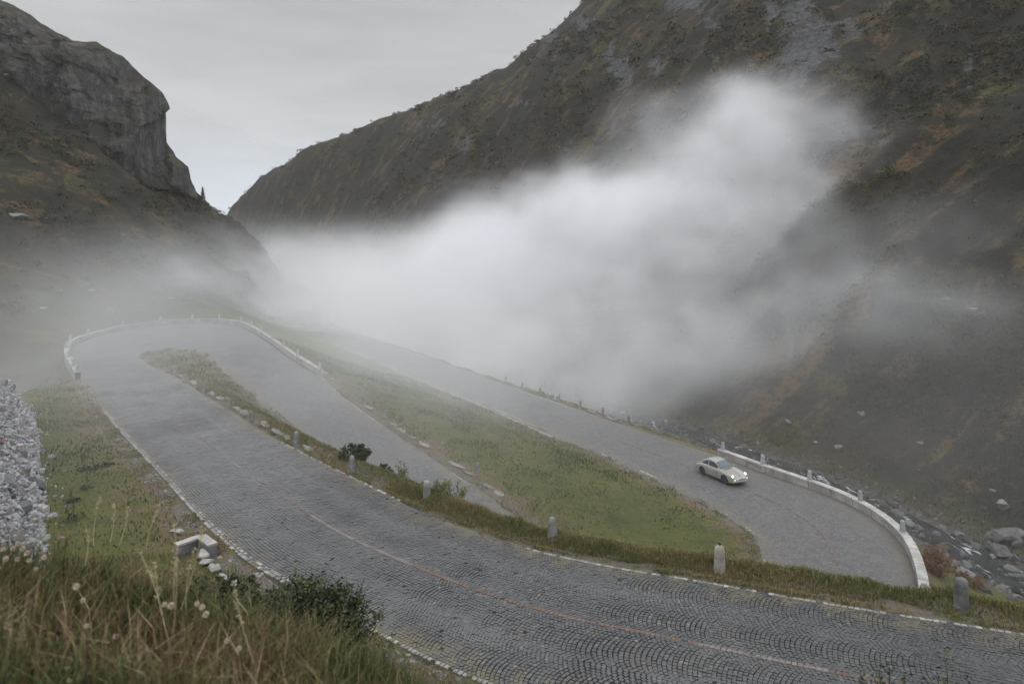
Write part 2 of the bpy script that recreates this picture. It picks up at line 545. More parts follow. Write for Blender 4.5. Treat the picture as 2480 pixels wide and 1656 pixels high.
# fan shaped sheet: fine near the camera, coarse far off
NR, NC = 520, 460
rows = np.concatenate([np.linspace(-3, 1.5, 12)[:-1], 1.5 * (760 / 1.5) ** (np.linspace(0, 1, NR))])
cols = np.linspace(-1.12, 1.12, NC)
YY = np.repeat(rows, NC)
XX = (cols[None, :] * np.maximum(rows, 1.5)[:, None] * (1 + 6 * np.exp(-np.maximum(rows, 0)[:, None] / 2.5))).ravel()
TX = np.stack([XX, YY], -1)
TZ, RD, SDs, SZs, MT, RIGHT = ground_z(TX, True, True)
TV = np.stack([XX, YY, TZ], -1)

# ------------------------------------------------------------------ terrain materials
def mat_meadow():
    k = NT('meadow_turf')
    n1 = k.noise(.16, 4, .6); n2 = k.noise(1.1, 5, .65); n3 = k.noise(9, 4, .7)
    c = k.mix(k.rng(n1, .35, .68), (.060, .076, .015), (.104, .106, .026))
    c = k.mix(k.rng(n2, .50, .78, 0, .8), c, (.125, .104, .046))
    c = k.mix(k.math('MULTIPLY', k.rng(n2, .50, .30), .75), c, (.036, .046, .015))
    c = k.mix(k.rng(n3, .3, .75, 0, .55), c, (.040, .040, .018))
    dry = k.rng(k.attr('rd'), 3.0, .7)
    c = k.mix(k.math('MULTIPLY', dry, k.rng(k.noise(.9, 4), .38, .62)), c, (.125, .092, .058))
    grav = k.rng(k.attr('rd'), 1.15, .5)
    c = k.mix(k.math('MULTIPLY', grav, k.rng(k.noise(2.2, 5, .7), .40, .58)), c, (.115, .105, .098))
    wet = k.rng(k.attr('sd'), 3.6, 1.8)
    c = k.mix(wet, c, k.mix(k.rng(k.noise(1.6, 5), .35, .65), (.032, .03, .026), (.085, .08, .072)))
    heath = k.math('MULTIPLY', k.attr('heath'), k.rng(n1, .12, .38, .55, 1.0))
    hc = heath_color(k)
    c = k.mix(heath, c, hc)
    # bare rock only where an outcrop breaks the slope
    rn = k.noise(.16, 6, .72, stretch=(1, 1, .5))
    rm = k.math('MULTIPLY', k.rng(k.math('ADD', k.math('MULTIPLY', rn, 1.25), k.math('MULTIPLY', k.attr('rock'), .45)), .80, .87), 1.0)
    cr = k.voro(.42, 'DISTANCE_TO_EDGE', stretch=(1, 1, .30), vec=None)
    rc = k.mix(k.rng(k.noise(.6, 6, .75), .3, .7), (.030, .031, .032), (.105, .106, .11))
    rc = k.mix(k.math('MULTIPLY', k.rng(k.math('ADD', cr, k.math('MULTIPLY', k.noise(.7, 5, .7), .30)), .22, .13), .8), rc, (.014, .015, .012))
    c = k.mix(rm, c, rc)
    k.color(c)
    k.bump(k.math('ADD', k.math('ADD', n3, k.noise(30, 3)), k.math('MULTIPLY', k.math('MULTIPLY', k.noise(.6, 7, .75), 26), k.math('MAXIMUM', heath, rm))), .9, .06)
    k.rough(.95)
    return k.m


def heath_color(k):
    def dot(v):
        nd = k.n('ShaderNodeVectorMath', operation='DOT_PRODUCT'); k.l(k.co(), nd.inputs[0]); nd.inputs[1].default_value = v
        return nd.outputs['Value']
    cb = k.n('ShaderNodeCombineXYZ')               # axes: down the slope, along the contour, out of the slope
    k.l(dot((.20, .07, .16)), cb.inputs[0]); k.l(dot((-.32, .95, 0)), cb.inputs[1]); k.l(dot((-.55, -.18, .8)), cb.inputs[2])
    a = k.noise(.045, 5, .62); b = k.noise(.13, 7, .74); d = k.noise(1.1, 6, .75)
    streak = k.noise(.13, 7, .72, vec=cb.outputs[0], dist=.6)
    c = k.mix(k.rng(a, .38, .62), (.015, .0145, .0075), (.031, .024, .013))
    c = k.mix(k.math('MULTIPLY', k.rng(streak, .52, .60), .8), c, (.125, .082, .036))
    c = k.mix(k.math('MULTIPLY', k.rng(k.noise(.07, 6, .7), .55, .62), .75), c, (.080, .074, .020))
    c = k.mix(k.math('MULTIPLY', k.rng(b, .505, .44), .92), c, (.0095, .0115, .006))
    c = k.mix(k.rng(d, .47, .60, 0, .8), c, (.010, .0100, .006))
    c = k.mix(k.math('MULTIPLY', k.rng(k.noise(2.3, 6, .8), .56, .66), .5), c, (.060, .050, .030))
    return c


M_MEADOW = mat_meadow()

FC = grid_faces(len(rows), NC, True)
FM = XX[FC].mean(1), YY[FC].mean(1)
fx, fy = FM
valley_x = np.interp(fy, [8, 22, 32, 40, 50, 65, 83, 105, 130, 175, 220, 345, 650], [60, 45, 36, 31.2, 29.8, 25.5, 17.5, 5, -10, -35, -60, -140, -400])
is_right = (fx > valley_x + 5.5) & (fy > 4)
is_left = (fx < -48) & (fy > 86) & ~is_right
is_left |= (fy > 150) & ~is_right
PZ = TV
# natural slope as a driver for bare rock
gy, gx = np.gradient(TZ.reshape(len(rows), NC))
dxs = np.gradient(XX.reshape(len(rows), NC), axis=1); dys = np.gradient(YY.reshape(len(rows), NC), axis=0)
slx = gx / np.maximum(dxs, .01)
sly = (gy - slx * np.gradient(XX.reshape(len(rows), NC), axis=0)) / np.maximum(dys, .01)
SLOPE = np.hypot(slx, sly).ravel()
# outcrops, each at its own bearing on the slopes: (u, v, half width, half height, strength)
ROCK = np.zeros(len(TV))
PU = CX + F * XX / np.maximum(YY, 1); PV = HY - F * TZ / np.maximum(YY, 1)
for (u0, v0, su, sv_, w_) in [(1960, 100, 70, 70, 1.0), (1930, 30, 50, 40, .95), (2060, 75, 40, 30, .8), (1500, 165, 38, 50, .85), (1585, 155, 22, 22, .8), (1720, 65, 24, 24, .7), (1120, 345, 26, 26, .7), (1025, 300, 60, 35, .5), (1410, 55, 30, 22, .65),
                              (1340, 95, 40, 16, .6), (1670, 8, 55, 28, .75), (1480, 300, 40, 30, .5), (1730, 145, 20, 26, .6), (1300, 140, 45, 14, .55), (2090, 320, 42, 24, .85), (2130, 345, 40, 10, .8), (2345, 160, 10, 40, .6), (1905, 190, 60, 50, .8), (1870, 20, 26, 60, .7), (1270, 250, 30, 14, .45)]:
    d2 = ((PU - u0) / su) ** 2 + ((PV - v0) / sv_) ** 2
    ROCK = np.maximum(ROCK, w_ * np.exp(-d2 * .9))
ROCK *= (YY > 70)
HEATH0 = sstep(95, 118, YY) * sstep(-44, -62, XX) * (YY > 80) * .85
HEATH0 += (1 - HEATH0) * .75 * sstep(82, 94, YY) * sstep(-40, -52, XX)
HEATH = sstep(.5, 6, XX - np.interp(YY, [8, 22, 32, 40, 50, 65, 83, 105, 130, 175, 220, 345, 650], [60, 45, 36, 31.2, 29.8, 25.5, 17.5, 5, -10, -35, -60, -140, -400]))
HEATH0 = np.maximum(HEATH0, .62 * sstep(48, 66, YY) * sstep(-36, -50, XX))
HEATH = np.maximum(HEATH, HEATH0)


def sub_terrain(name, mask, mat, label=None):
    f = FC[mask]
    u, inv = np.unique(f, return_inverse=True)
    o = mesh_obj(name, TV[u], inv.reshape(f.shape), mat, attrs={'rd': RD[u], 'sd': SDs[u], 'mt': MT[u], 'rock': ROCK[u], 'heath': HEATH[u]})
    tag(o, label, None, None, 'structure')
    return o


sub_terrain('ground', ~is_right & ~is_left, M_MEADOW)
sub_terrain('hillside', is_left, M_MEADOW)
sub_terrain('mountain', is_right, M_MEADOW)


# ------------------------------------------------------------------ the cliff on the left
def mat_cliff():
    k = NT('cliff_rock')
    a = k.noise(.07, 5, .6); b = k.noise(.35, 7, .72, stretch=(1, 1, .45)); d = k.noise(2.2, 5, .7)
    c = k.mix(k.rng(a, .35, .65), (.036, .037, .039), (.080, .078, .075))
    c = k.mix(k.rng(b, .40, .68), c, (.15, .146, .138))
    c = k.mix(k.math('MULTIPLY', k.rng(b, .46, .30), .9), c, (.026, .027, .028))
    cr = k.noise(.16, 5, .75, stretch=(1.3, 1.3, .22))
    c = k.mix(k.math('MULTIPLY', k.rng(k.math('ABSOLUTE', k.math('SUBTRACT', cr, .5)), .020, .0), .8), c, (.016, .017, .018))
    cr2 = k.noise(.11, 5, .7, stretch=(.5, .5, 1.5))
    c = k.mix(k.math('MULTIPLY', k.rng(k.math('ABSOLUTE', k.math('SUBTRACT', cr2, .5)), .014, .0), .7), c, (.018, .019, .020))
    c = k.mix(k.math('MULTIPLY', k.rng(k.noise(.12, 6, .7), .52, .64), .6), c, (.055, .046, .034))
    st = k.noise(.5, 3, .5, stretch=(.12, .12, 1.6))
    c = k.mix(k.math('MULTIPLY', k.rng(st, .60, .67), .25), c, (.030, .031, .032))
    geo = k.n('ShaderNodeNewGeometry'); sp = k.n('ShaderNodeSeparateXYZ'); k.l(geo.outputs['Normal'], sp.inputs[0])
    up = k.math('MULTIPLY', k.rng(sp.outputs[2], .28, .62), k.rng(k.noise(.3, 6, .7), .35, .6))
    c = k.mix(k.math('MAXIMUM', up, k.math('MULTIPLY', k.attr('turf'), k.rng(k.noise(.25, 5), .38, .55))), c, (.040, .036, .018))
    k.color(c)
    k.bump(k.math('ADD', b, k.math('MULTIPLY', d, .4)), 1.0, 1.4)
    k.rough(.95)
    return k.m


def smooth_line(P, n):
    P = np.asarray(P, float)
    s = np.concatenate([[0], np.cumsum(np.linalg.norm(np.diff(P, axis=0), axis=1))])
    q = np.linspace(0, s[-1], n)
    return np.stack([np.interp(q, s, P[:, i]) for i in range(P.shape[1])], -1)


D_ = 1.0562
top_d = [(-330, -150, 150), (-160, -75, 158), (0, 0, 168), (70, 35, 170), (130, 75, 172), (160, 90, 173), (185, 96, 174), (225, 100, 176), (250, 115, 177), (280, 130, 178), (300, 150, 180), (330, 178, 182), (352, 195, 184), (372, 212, 185), (384, 232, 186), (388, 246, 186.5),
         (379, 252, 187), (379, 290, 188), (382, 326, 189), (402, 352, 190), (406, 362, 190), (433, 382, 191), (439, 415, 192), (448, 438, 193), (462, 450, 194)]
foot_d = [(-330, 20, 135), (-160, 90, 147), (0, 160, 157), (60, 218, 160), (130, 268, 163), (200, 355, 166), (255, 385, 168), (290, 405, 170), (330, 425, 175), (365, 432, 180), (400, 440, 184), (430, 448, 188), (462, 462, 192)]
top = np.array([W(u * D_, v * D_, d) for u, v, d in top_d])
foot = np.array([W(u * D_, v * D_, d) for u, v, d in foot_d])
NTc, NSc = 420, 170
T_ = smooth_line(top, NTc); Fo = smooth_line(foot, NTc)
# keep the silhouette's corners: parameter by horizontal progress for the foot
back = T_ * np.array([1.25, 1.25, 1.0]) + np.array([-26, 0, -22])
u = np.linspace(0, 1, NSc)
V_ = np.zeros((NTc, NSc + 14, 3))
for j, uu in enumerate(u):
    bulge = math.sin(math.pi * min(uu, 1)) ** 0.9
    p = T_ * (1 - uu) + Fo * uu
    p = p + np.array([-.6, -5.0, .6]) * bulge * np.clip(np.linalg.norm(T_ - Fo, axis=1) / 25, 0, 1)[:, None]
    V_[:, j + 14] = p
for j in range(14):
    w = (14 - j) / 14
    V_[:, j] = T_ * (1 - w) + back * w + np.array([0, 0, 2.0]) * 0
VC = V_.reshape(-1, 3)
sgn = np.concatenate([np.full(14, .25), np.clip(np.minimum(u * 6, 1), .25, 1) * np.clip((1 - u) * 5, .1, 1)])
sg = np.tile(sgn, NTc)
blk = np.stack([VC[:, 0], VC[:, 1], VC[:, 2] * .5], -1)
d1 = fbm(blk, 1 / 16., 5, 51, .55, True) * 5.0
# vertical buttresses and stepped ledges
d2 = (np.abs(((VC[:, 0] * .9 + VC[:, 1] * .35 + 9 * fbm(VC * np.array([1, 1, .5]), 1 / 24., 4, 61)) / 11.0) % 1 - .5) - .25) * -7.0
cell = np.floor(VC[:, 2] / 8.5 + 1.2 * fbm(VC, 1 / 14., 3, 77))
d3 = (hsh(cell, np.floor((VC[:, 0] + 3 * fbm(VC, 1 / 9., 3, 71)) / 3.6), cell * 0, 5) - .5) * 3.2
cell2 = np.floor(VC[:, 2] / 3.4 + 1.5 * fbm(VC, 1 / 8., 3, 177))
d3 += (hsh(cell2, np.floor((VC[:, 0] + 2 * fbm(VC, 1 / 5., 3, 171)) / 2.1), cell * 0, 15) - .5) * 1.3
d4 = fbm(VC * np.array([1, 1, .6]), 1 / 4., 5, 88, .62, True) * 1.3
disp = (d1 + d2 + d3 + d4) * sg
dirn = np.array([.06, -1.0, .10]); dirn /= np.linalg.norm(dirn)
VC = VC + dirn[None, :] * disp[:, None]
jag = fbm(T_, 1 / 5., 4, 99, .6)
VC[:, 2] += np.repeat(jag * .8, NSc + 14) * np.tile(np.concatenate([np.full(14, 1.), np.clip(1 - u * 8, 0, 1)]), NTc)
turf = np.tile(np.concatenate([np.zeros(14), sstep(.72, 1.0, u)]), NTc)
cliff = mesh_obj('cliff', VC, grid_faces(NTc, NSc + 14, True), mat_cliff(), attrs={'turf': turf}, smooth=True)
tag(cliff, 'dark grey rock cliff with a jutting nose above the left meadow', None, None, 'structure')

# ------------------------------------------------------------------ road surface
def mat_road():
    k = NT('granite_setts_far')
    a = k.noise(.25, 4, .6); v = k.voro(8.0, 'F1', 'Color'); e_ = k.voro(8.0, 'DISTANCE_TO_EDGE')
    sp = k.n('ShaderNodeSeparateColor'); k.l(v, sp.inputs[0])
    c = k.mix(sp.outputs[0], (.040, .042, .046), (.122, .123, .128))
    c = k.mix(k.rng(a, .35, .7, 0, .5), c, (.11, .107, .102))
    c = k.mix(k.math('MULTIPLY', k.rng(k.noise(.09, 5, .7), .54, .66), .6), c, (.042, .042, .043))
    c = k.mix(k.math('MULTIPLY', k.rng(k.noise(.5, 5, .75), .55, .68), .45), c, (.125, .118, .108))
    c = k.mix(k.rng(e_, .10, .02, 0, .8), c, (.045, .042, .037))
    edge = k.attr('edge')
    c = k.mix(k.math('MULTIPLY', k.rng(edge, 1.3, .1), k.rng(k.noise(1.3, 5, .7), .40, .62)), c, (.105, .094, .066))
    k.color(c); k.bump(e_, .5, .015); k.b.inputs['Specular IOR Level'].default_value = .45; k.rough(k.rng(k.noise(.5, 5, .7), .3, .7, .52, .70))
    return k.m


def mat_setts():
    k = NT('granite_setts')
    v = k.attr('var'); n = k.noise(.35, 5, .65); f = k.noise(14, 4, .7)
    c = k.ramp(v, [(0, (.033, .036, .039)), (.35, (.043, .046, .050)), (.7, (.053, .056, .060)), (.93, (.095, .094, .090)), (1, (.15, .142, .13))])
    c = k.mix(k.rng(n, .42, .72, 0, .5), c, (.082, .079, .075))
    c = k.mix(k.math('MULTIPLY', k.rng(k.noise(1.2, 5, .75), .58, .72), .4), c, (.100, .088, .070))
    c = k.mix(k.rng(f, .35, .75, 0, .4), c, (.05, .05, .05))
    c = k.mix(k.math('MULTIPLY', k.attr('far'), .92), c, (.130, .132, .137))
    c = k.mix(k.math('MULTIPLY', k.rng(k.noise(.11, 5, .7), .52, .62), .5), c, (.030, .031, .033))
    track = k.math('MULTIPLY', k.rng(k.math('ABSOLUTE', k.math('SUBTRACT', k.attr('edge'), 1.55)), .75, .1), k.rng(k.noise(.3, 4), .35, .65))
    c = k.mix(k.math('MULTIPLY', track, .4), c, (.085, .087, .09))
    edge = k.attr('edge')
    c = k.mix(k.math('MULTIPLY', k.rng(edge, 1.2, .1), k.rng(k.noise(1.6, 5, .7), .42, .6)), c, (.098, .085, .052))
    k.color(c); k.bump(f, .35, .01); k.b.inputs['Specular IOR Level'].default_value = .55
    k.rough(k.rng(k.noise(.8, 5, .7), .3, .7, .34, .56))
    return k.m


def mat_joint():
    k = NT('road_joint_dirt')
    n = k.noise(1.0, 5, .7); edge = k.attr('edge')
    c = k.mix(k.rng(n, .4, .66), (.026, .025, .023), (.046, .040, .031))
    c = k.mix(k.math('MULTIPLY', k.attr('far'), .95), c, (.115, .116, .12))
    c = k.mix(k.math('MULTIPLY', k.rng(edge, 1.1, .15), k.rng(k.noise(.8, 5, .7), .38, .6)), c, (.07, .07, .026))
    k.color(c); k.rough(.95)
    return k.m


wid = np.linalg.norm(EA - EB, axis=1)
EDGE = np.minimum(tt[None, :] * wid[:, None], (1 - tt[None, :]) * wid[:, None])
SETT_END = (N_LEG1 - 1) * SUB            # real setts on the first stretch, finer texture beyond
rv = ROADV.copy()
near = np.arange(len(EPAR)) <= SETT_END - 3
def skirted(v):
    """add a sloping shoulder to both sides of a road sheet"""
    a = v[:, 0] + (v[:, 0] - v[:, -1]) / np.linalg.norm(v[:, 0] - v[:, -1], axis=1)[:, None] * .34
    b = v[:, -1] + (v[:, -1] - v[:, 0]) / np.linalg.norm(v[:, 0] - v[:, -1], axis=1)[:, None] * .34
    a[:, 2] -= .16; b[:, 2] -= .16
    return np.concatenate([a[:, None], v, b[:, None]], 1)


base_v = rv[near].copy(); base_v[:, :, 2] -= .028
base_v = skirted(base_v); EDGE2 = np.concatenate([np.zeros((len(EPAR), 1)), EDGE, np.zeros((len(EPAR), 1))], 1)
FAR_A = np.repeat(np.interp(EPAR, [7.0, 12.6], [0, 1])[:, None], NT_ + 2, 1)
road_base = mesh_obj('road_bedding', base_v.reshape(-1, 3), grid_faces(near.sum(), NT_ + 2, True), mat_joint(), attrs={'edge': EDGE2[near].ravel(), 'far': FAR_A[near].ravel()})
tag(road_base, kind='structure')
far_ = np.arange(len(EPAR)) >= SETT_END - 3
M_ROAD = mat_road()
road_far = mesh_obj('road', skirted(rv[far_]).reshape(-1, 3), grid_faces(far_.sum(), NT_ + 2, True), M_ROAD, attrs={'edge': EDGE2[far_].ravel()})
tag(road_far, kind='structure')

rng = np.random.default_rng(7)


def setts_mesh(cx, cy_ang, L_, Wd, ctr, up=.0):
    pass


def frustums(ctr, ux, uy, hx, hy, top, drop, jit, var, rngx):
    """blocks: centre (n,3), unit axes, half sizes, top inset; returns verts, quads, per-face var"""
    n = len(ctr)
    zz = np.zeros((n, 1))
    sgn = [(-1, -1), (1, -1), (1, 1), (-1, 1)]
    vt = []; vb = []
    up = np.array([0, 0, 1.0])
    for sx, sy in sgn:
        j = rngx.normal(0, jit, (n, 2))
        px = (sx * hx * top)[:, None] * ux + (sy * hy * top)[:, None] * uy
        q = ctr + px + ux * j[:, :1] + uy * j[:, 1:]
        q[:, 2] += rngx.normal(0, .0025, n)
        vt.append(q)
        b = ctr + (sx * hx)[:, None] * ux + (sy * hy)[:, None] * uy
        b = b - up * drop
        vb.append(b)
    Vv = np.stack(vt + vb, 1).reshape(-1, 3)
    o = np.arange(n)[:, None] * 8
    fs = [np.array([[0, 1, 2, 3]]), np.array([[0, 4, 5, 1]]), np.array([[1, 5, 6, 2]]), np.array([[2, 6, 7, 3]]), np.array([[3, 7, 4, 0]])]
    Ff = np.stack([(o + q) for q in fs], 1).reshape(-1, 4)
    return Vv, Ff, np.repeat(var, 5)


# fan-laid setts: columns of segmental arcs running along the road
sarc0, sarc1 = ARC[0], ARC[SETT_END]
LEN = sarc1 - sarc0
NCOL = 4
row = .105
cs, ts, ang = [], [], []
for c in range(NCOL):
    wcol = 6.2 / NCOL
    R = wcol / math.sqrt(2)
    nst = 16
    ks = np.arange(-6, int(LEN / row) + 6)
    for j in range(nst):
        a = (-45 + 90 * (j + .5) / nst) * math.pi / 180
        off = R * math.cos(a) - R
        tl = .5 + R * math.sin(a) / wcol
        s_ = ks * row + off * 1.0 + c * .03 + .3
        cs.append(s_); ts.append(np.full(len(s_), (c + tl) / NCOL)); ang.append(np.full(len(s_), a))
cs = np.concatenate(cs); ts = np.concatenate(ts); ang = np.concatenate(ang)
# slow wandering of the courses, so that no two fans are alike
wob = fbm(np.stack([cs, ts * 6, ts * 0], -1), .30, 4, 5) * .34
cs = cs + wob
ts = ts + fbm(np.stack([cs, ts * 6, ts * 0], -1), .5, 2, 8) * .010
ok = (cs > .3) & (cs < LEN - .2) & (ts > .012) & (ts < .988)
cs, ts, ang = cs[ok], ts[ok], ang[ok]
par = np.interp(cs, ARC, EPAR)
ctr = road_at(par, ts)
fw = road_at(np.interp(cs + .05, ARC, EPAR), ts) - ctr; fw /= np.linalg.norm(fw, axis=1)[:, None]
ac = road_at(par, ts + .01) - ctr; ac /= np.linalg.norm(ac, axis=1)[:, None]
ca, sa = np.cos(-ang)[:, None], np.sin(-ang)[:, None]
ux = ac * ca + fw * sa
uy = -ac * sa + fw * ca
n = len(ctr)
hx = rng.uniform(.0455, .0535, n); hy = rng.uniform(.0435, .0515, n)
var = np.clip(rng.beta(2.0, 2.6, n) + .12 * fbm(ctr, .5, 3, 4), 0, 1)
miss = rng.random(n) < .004
ctr[:, 2] += rng.normal(0, .004, n)
Vv, Ff, fv = frustums(ctr[~miss], ux[~miss], uy[~miss], hx[~miss], hy[~miss], .915, .03, .0035, var[~miss], rng)
edge_d = np.minimum(ts, 1 - ts)[~miss] * 6.2
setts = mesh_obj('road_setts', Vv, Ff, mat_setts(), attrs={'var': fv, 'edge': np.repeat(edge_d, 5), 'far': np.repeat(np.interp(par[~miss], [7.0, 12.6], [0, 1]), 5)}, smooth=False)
tag(setts, kind='structure')


# rows of coloured setts: centre line and edge lines
def mat_line(name, ramp, nz=.6):
    k = NT(name)
    c = k.ramp(k.attr('var'), ramp)
    c = k.mix(k.rng(k.noise(2.2, 5, .75), .45, .75, 0, nz), c, (.12, .11, .10))
    k.color(c); k.rough(.55); k.b.inputs['Specular IOR Level'].default_value = .5
    return k.m


M_WHITE = mat_line('white_setts', [(0, (.12, .115, .105)), (.6, (.22, .213, .198)), (1, (.34, .33, .31))])
M_CENTRE = mat_line('centre_setts', [(0, (.078, .048, .034)), (.45, (.112, .066, .046)), (.50, (.105, .088, .080)), (1, (.165, .146, .134))], .75)


def line_row(s, t_off_m, side, size, var, lift=.010):
    par = np.interp(s, ARC, EPAR)
    w = np.interp(par, EPAR, wid)
    t = t_off_m / w if side == 'A' else (1 - t_off_m / w if side == 'B' else np.full(len(s), .5) + t_off_m / w)
    p = road_at(par, t)
    f_ = road_at(np.interp(s + .05, ARC, EPAR), t) - p; f_ /= np.linalg.norm(f_, axis=1)[:, None]
    a_ = road_at(par, t + .01) - p; a_ /= np.linalg.norm(a_, axis=1)[:, None]
    p = p + np.array([0, 0, lift])
    m = len(s)
    return frustums(p, a_, f_, np.full(m, size[0]) * rng.uniform(.9, 1.1, m), np.full(m, size[1]) * rng.uniform(.85, 1.0, m), .92, .03, .004, var, rng)


def join(parts):
    V0 = []; F0 = []; A0 = []; o = 0
    for v, f, a in parts:
        V0.append(v); F0.append(f + o); A0.append(a); o += len(v)
    return np.concatenate(V0), np.concatenate(F0), np.concatenate(A0)


def arc_at(par): return np.interp(par, EPAR, ARC)


s = np.arange(1.0, arc_at(N_LEG1 + 1), .125)
blockv = (fbm(np.stack([s, s * 0, s * 0], -1), .16, 2, 12) > .04)
vv = np.where(blockv, rng.uniform(.55, 1, len(s)), rng.uniform(0, .44, len(s)))
fade = rng.random(len(s)) < np.interp(s, [0, 40, 52, 70], [.95, .9, .55, .2])
cl = [line_row(s[fade], np.zeros(fade.sum()) - .03, 'C', (.062, .060), vv[fade])]
# hairpin B and the last leg: faint orange line
s2 = np.arange(arc_at(37.5), arc_at(46.5), .15)
vv2 = np.where(rng.random(len(s2)) < .72, rng.uniform(0, .4, len(s2)), rng.uniform(.5, .8, len(s2)))
k2 = rng.random(len(s2)) < .8
cl.append(line_row(s2[k2], np.zeros(k2.sum()) - .1, 'C', (.055, .07), vv2[k2], .014))
s3 = np.arange(arc_at(46.5), arc_at(54), .15)
k3 = (np.sin(s3 * 2.1) > .35) & (rng.random(len(s3)) < .85)
cl.append(line_row(s3[k3], np.zeros(k3.sum()), 'C', (.06, .07), rng.uniform(.6, 1, k3.sum()), .014))
Vl, Fl, Al = join(cl)
o = mesh_obj('centre_line', Vl, Fl, M_CENTRE, attrs={'var': Al}, smooth=False); tag(o, kind='structure')

el = []
def edge_line(p0, p1, off, side, size, prob, seed, gaps=.0, lift=.011):
    s = np.arange(arc_at(p0), arc_at(p1), size[1] * 2.1)
    keep = rng.random(len(s)) < prob
    if gaps:
        keep &= fbm(np.stack([s, s * 0 + seed, s * 0], -1), .12, 2, int(seed * 7)) > gaps
    s = s[keep]
    el.append(line_row(s, np.full(len(s), off), side, size, rng.uniform(0, 1, len(s)), lift))
edge_line(.5, 12, .10, 'A', (.055, .058), .80, 1, -.35)
edge_line(.5, 12, .23, 'A', (.05, .055), .5, 2, -.05)
edge_line(.2, 6.0, .16, 'B', (.055, .07), .78, 3, .06)
edge_line(.2, 6.0, .28, 'B', (.055, .065), .6, 4, .10)
edge_line(8.0, 10.2, .05, 'B', (.055, .11), .7, 5, .0)
edge_line(27, 35, .10, 'A', (.045, .12), .8, 6, -.1, .014)
edge_line(42.5, 54, .08, 'A', (.07, .12), .92, 7, -.3, .014)
edge_line(45.7, 54, .30, 'B', (.07, .13), .95, 8, -.4, .014)
edge_line(36.8, 42.5, .06, 'A', (.05, .12), .5, 9, -.1, .014)
Vl, Fl, Al = join(el)
o = mesh_obj('edge_line', Vl, Fl, M_WHITE, attrs={'var': Al}, smooth=False); tag(o, kind='structure')


# ------------------------------------------------------------------ stone shapes
def stone_mat(name, dark, light, lichen=None, sc=1.0, bump=.05, spots=True):
    k = NT(name)
    oi = k.n('ShaderNodeObjectInfo').outputs['Random']
    a = k.noise(3.2 * sc, 5, .65); b = k.noise(22 * sc, 4, .7)
    c = k.mix(k.rng(a, .3, .7), dark, light)
    if spots: c = k.mix(k.rng(b, .5, .75, 0, .6), c, tuple(q * .5 for q in dark))
    if lichen:
        c = k.mix(k.math('MULTIPLY', k.rng(k.noise(5 * sc, 5, .75), .56, .66), .7), c, lichen)
    hs = k.n('ShaderNodeHueSaturation'); k.l(k.math('ADD', k.math('MULTIPLY', oi, .35), .82), hs.inputs['Value']); k.l(c, hs.inputs['Color'])
    k.color(hs.outputs[0]); k.bump(k.math('ADD', a, b), .7, bump); k.rough(.88)
    return k.m


M_GRAN = stone_mat('old_granite', (.13, .13, .132), (.26, .26, .26), (.30, .28, .22))
M_GRAN_D = stone_mat('dark_granite', (.085, .085, .09), (.19, .19, .195), (.24, .23, .2))
M_GRAN_S = stone_mat('stained_granite', (.19, .175, .155), (.36, .335, .30), (.21, .12, .06))
M_PARA = stone_mat('pale_granite_blocks', (.20, .197, .188), (.36, .355, .345), (.17, .155, .125), .35, .02)
_t = M_PARA.node_tree; _b = _t.nodes['Principled BSDF']; _src = _b.inputs['Base Color'].links[0].from_socket
_at = _t.nodes.new('ShaderNodeAttribute'); _at.attribute_name = 'arc'
_m1 = _t.nodes.new('ShaderNodeMath'); _m1.operation = 'PINGPONG'; _m1.inputs[1].default_value = .875; _t.links.new(_at.outputs['Fac'], _m1.inputs[0])
_m2 = _t.nodes.new('ShaderNodeMath'); _m2.operation = 'LESS_THAN'; _m2.inputs[1].default_value = .022; _t.links.new(_m1.outputs[0], _m2.inputs[0])
_mx = _t.nodes.new('ShaderNodeMix'); _mx.data_type = 'RGBA'; _t.links.new(_m2.outputs[0], _mx.inputs[0]); _t.links.new(_src, _mx.inputs[6])
_mx.inputs[7].default_value = (.07, .067, .06, 1); _t.links.new(_mx.outputs[2], _b.inputs['Base Color'])
M_POST = stone_mat('pale_granite_posts', (.24, .245, .26), (.34, .345, .36), None, 1.0, .01)
M_SLAB = stone_mat('pale_slab', (.12, .117, .11), (.22, .213, .20), (.2, .19, .12))
M_BOUL = stone_mat('grey_boulder', (.055, .055, .057), (.125, .125, .125), (.13, .13, .11), .5, .06)
M_PALE = stone_mat('pale_boulder', (.095, .097, .10), (.19, .19, .19), None, .5, .06)
M_RUBBLE = None


def lathe(name, prof, mat, seg=20, noise=.0, seed=0, parent=None, sx=1, sy=1, tilt=0.0):
    """turned stone: prof = [(r,z)...]; irregular when noise > 0"""
    P = np.array(prof, float)
    a = np.linspace(0, 2 * math.pi, seg, endpoint=False)
    V = np.stack([P[:, 0][:, None] * np.cos(a)[None] * sx, P[:, 0][:, None] * np.sin(a)[None] * sy, np.repeat(P[:, 1][:, None], seg, 1)], -1)
    V = V.reshape(-1, 3)
    if noise:
        V[:, :2] *= (1 + noise * fbm(V + seed * 9.3, 5, 3, seed))[:, None]
        V[:, 2] += noise * .25 * fbm(V - seed * 5.1, 4, 2, seed + 40)
    V[:, 0] += V[:, 2] * tilt
    m = len(P)
    i = np.arange(m - 1)[:, None] * seg
    j = np.arange(seg)[None, :]
    q = np.stack([i + j, i + (j + 1) % seg, i + seg + (j + 1) % seg, i + seg + j], -1).reshape(-1, 4)
    V = np.vstack([V, [[0, 0, P[-1, 1] + .002]]])
    ct = len(V) - 1
    j = np.arange(seg)
    cap = np.stack([(m - 1) * seg + j, (m - 1) * seg + (j + 1) % seg, np.full(seg, ct)], -1)
    return mesh_obj(name, V, [q, cap], mat, parent=parent)


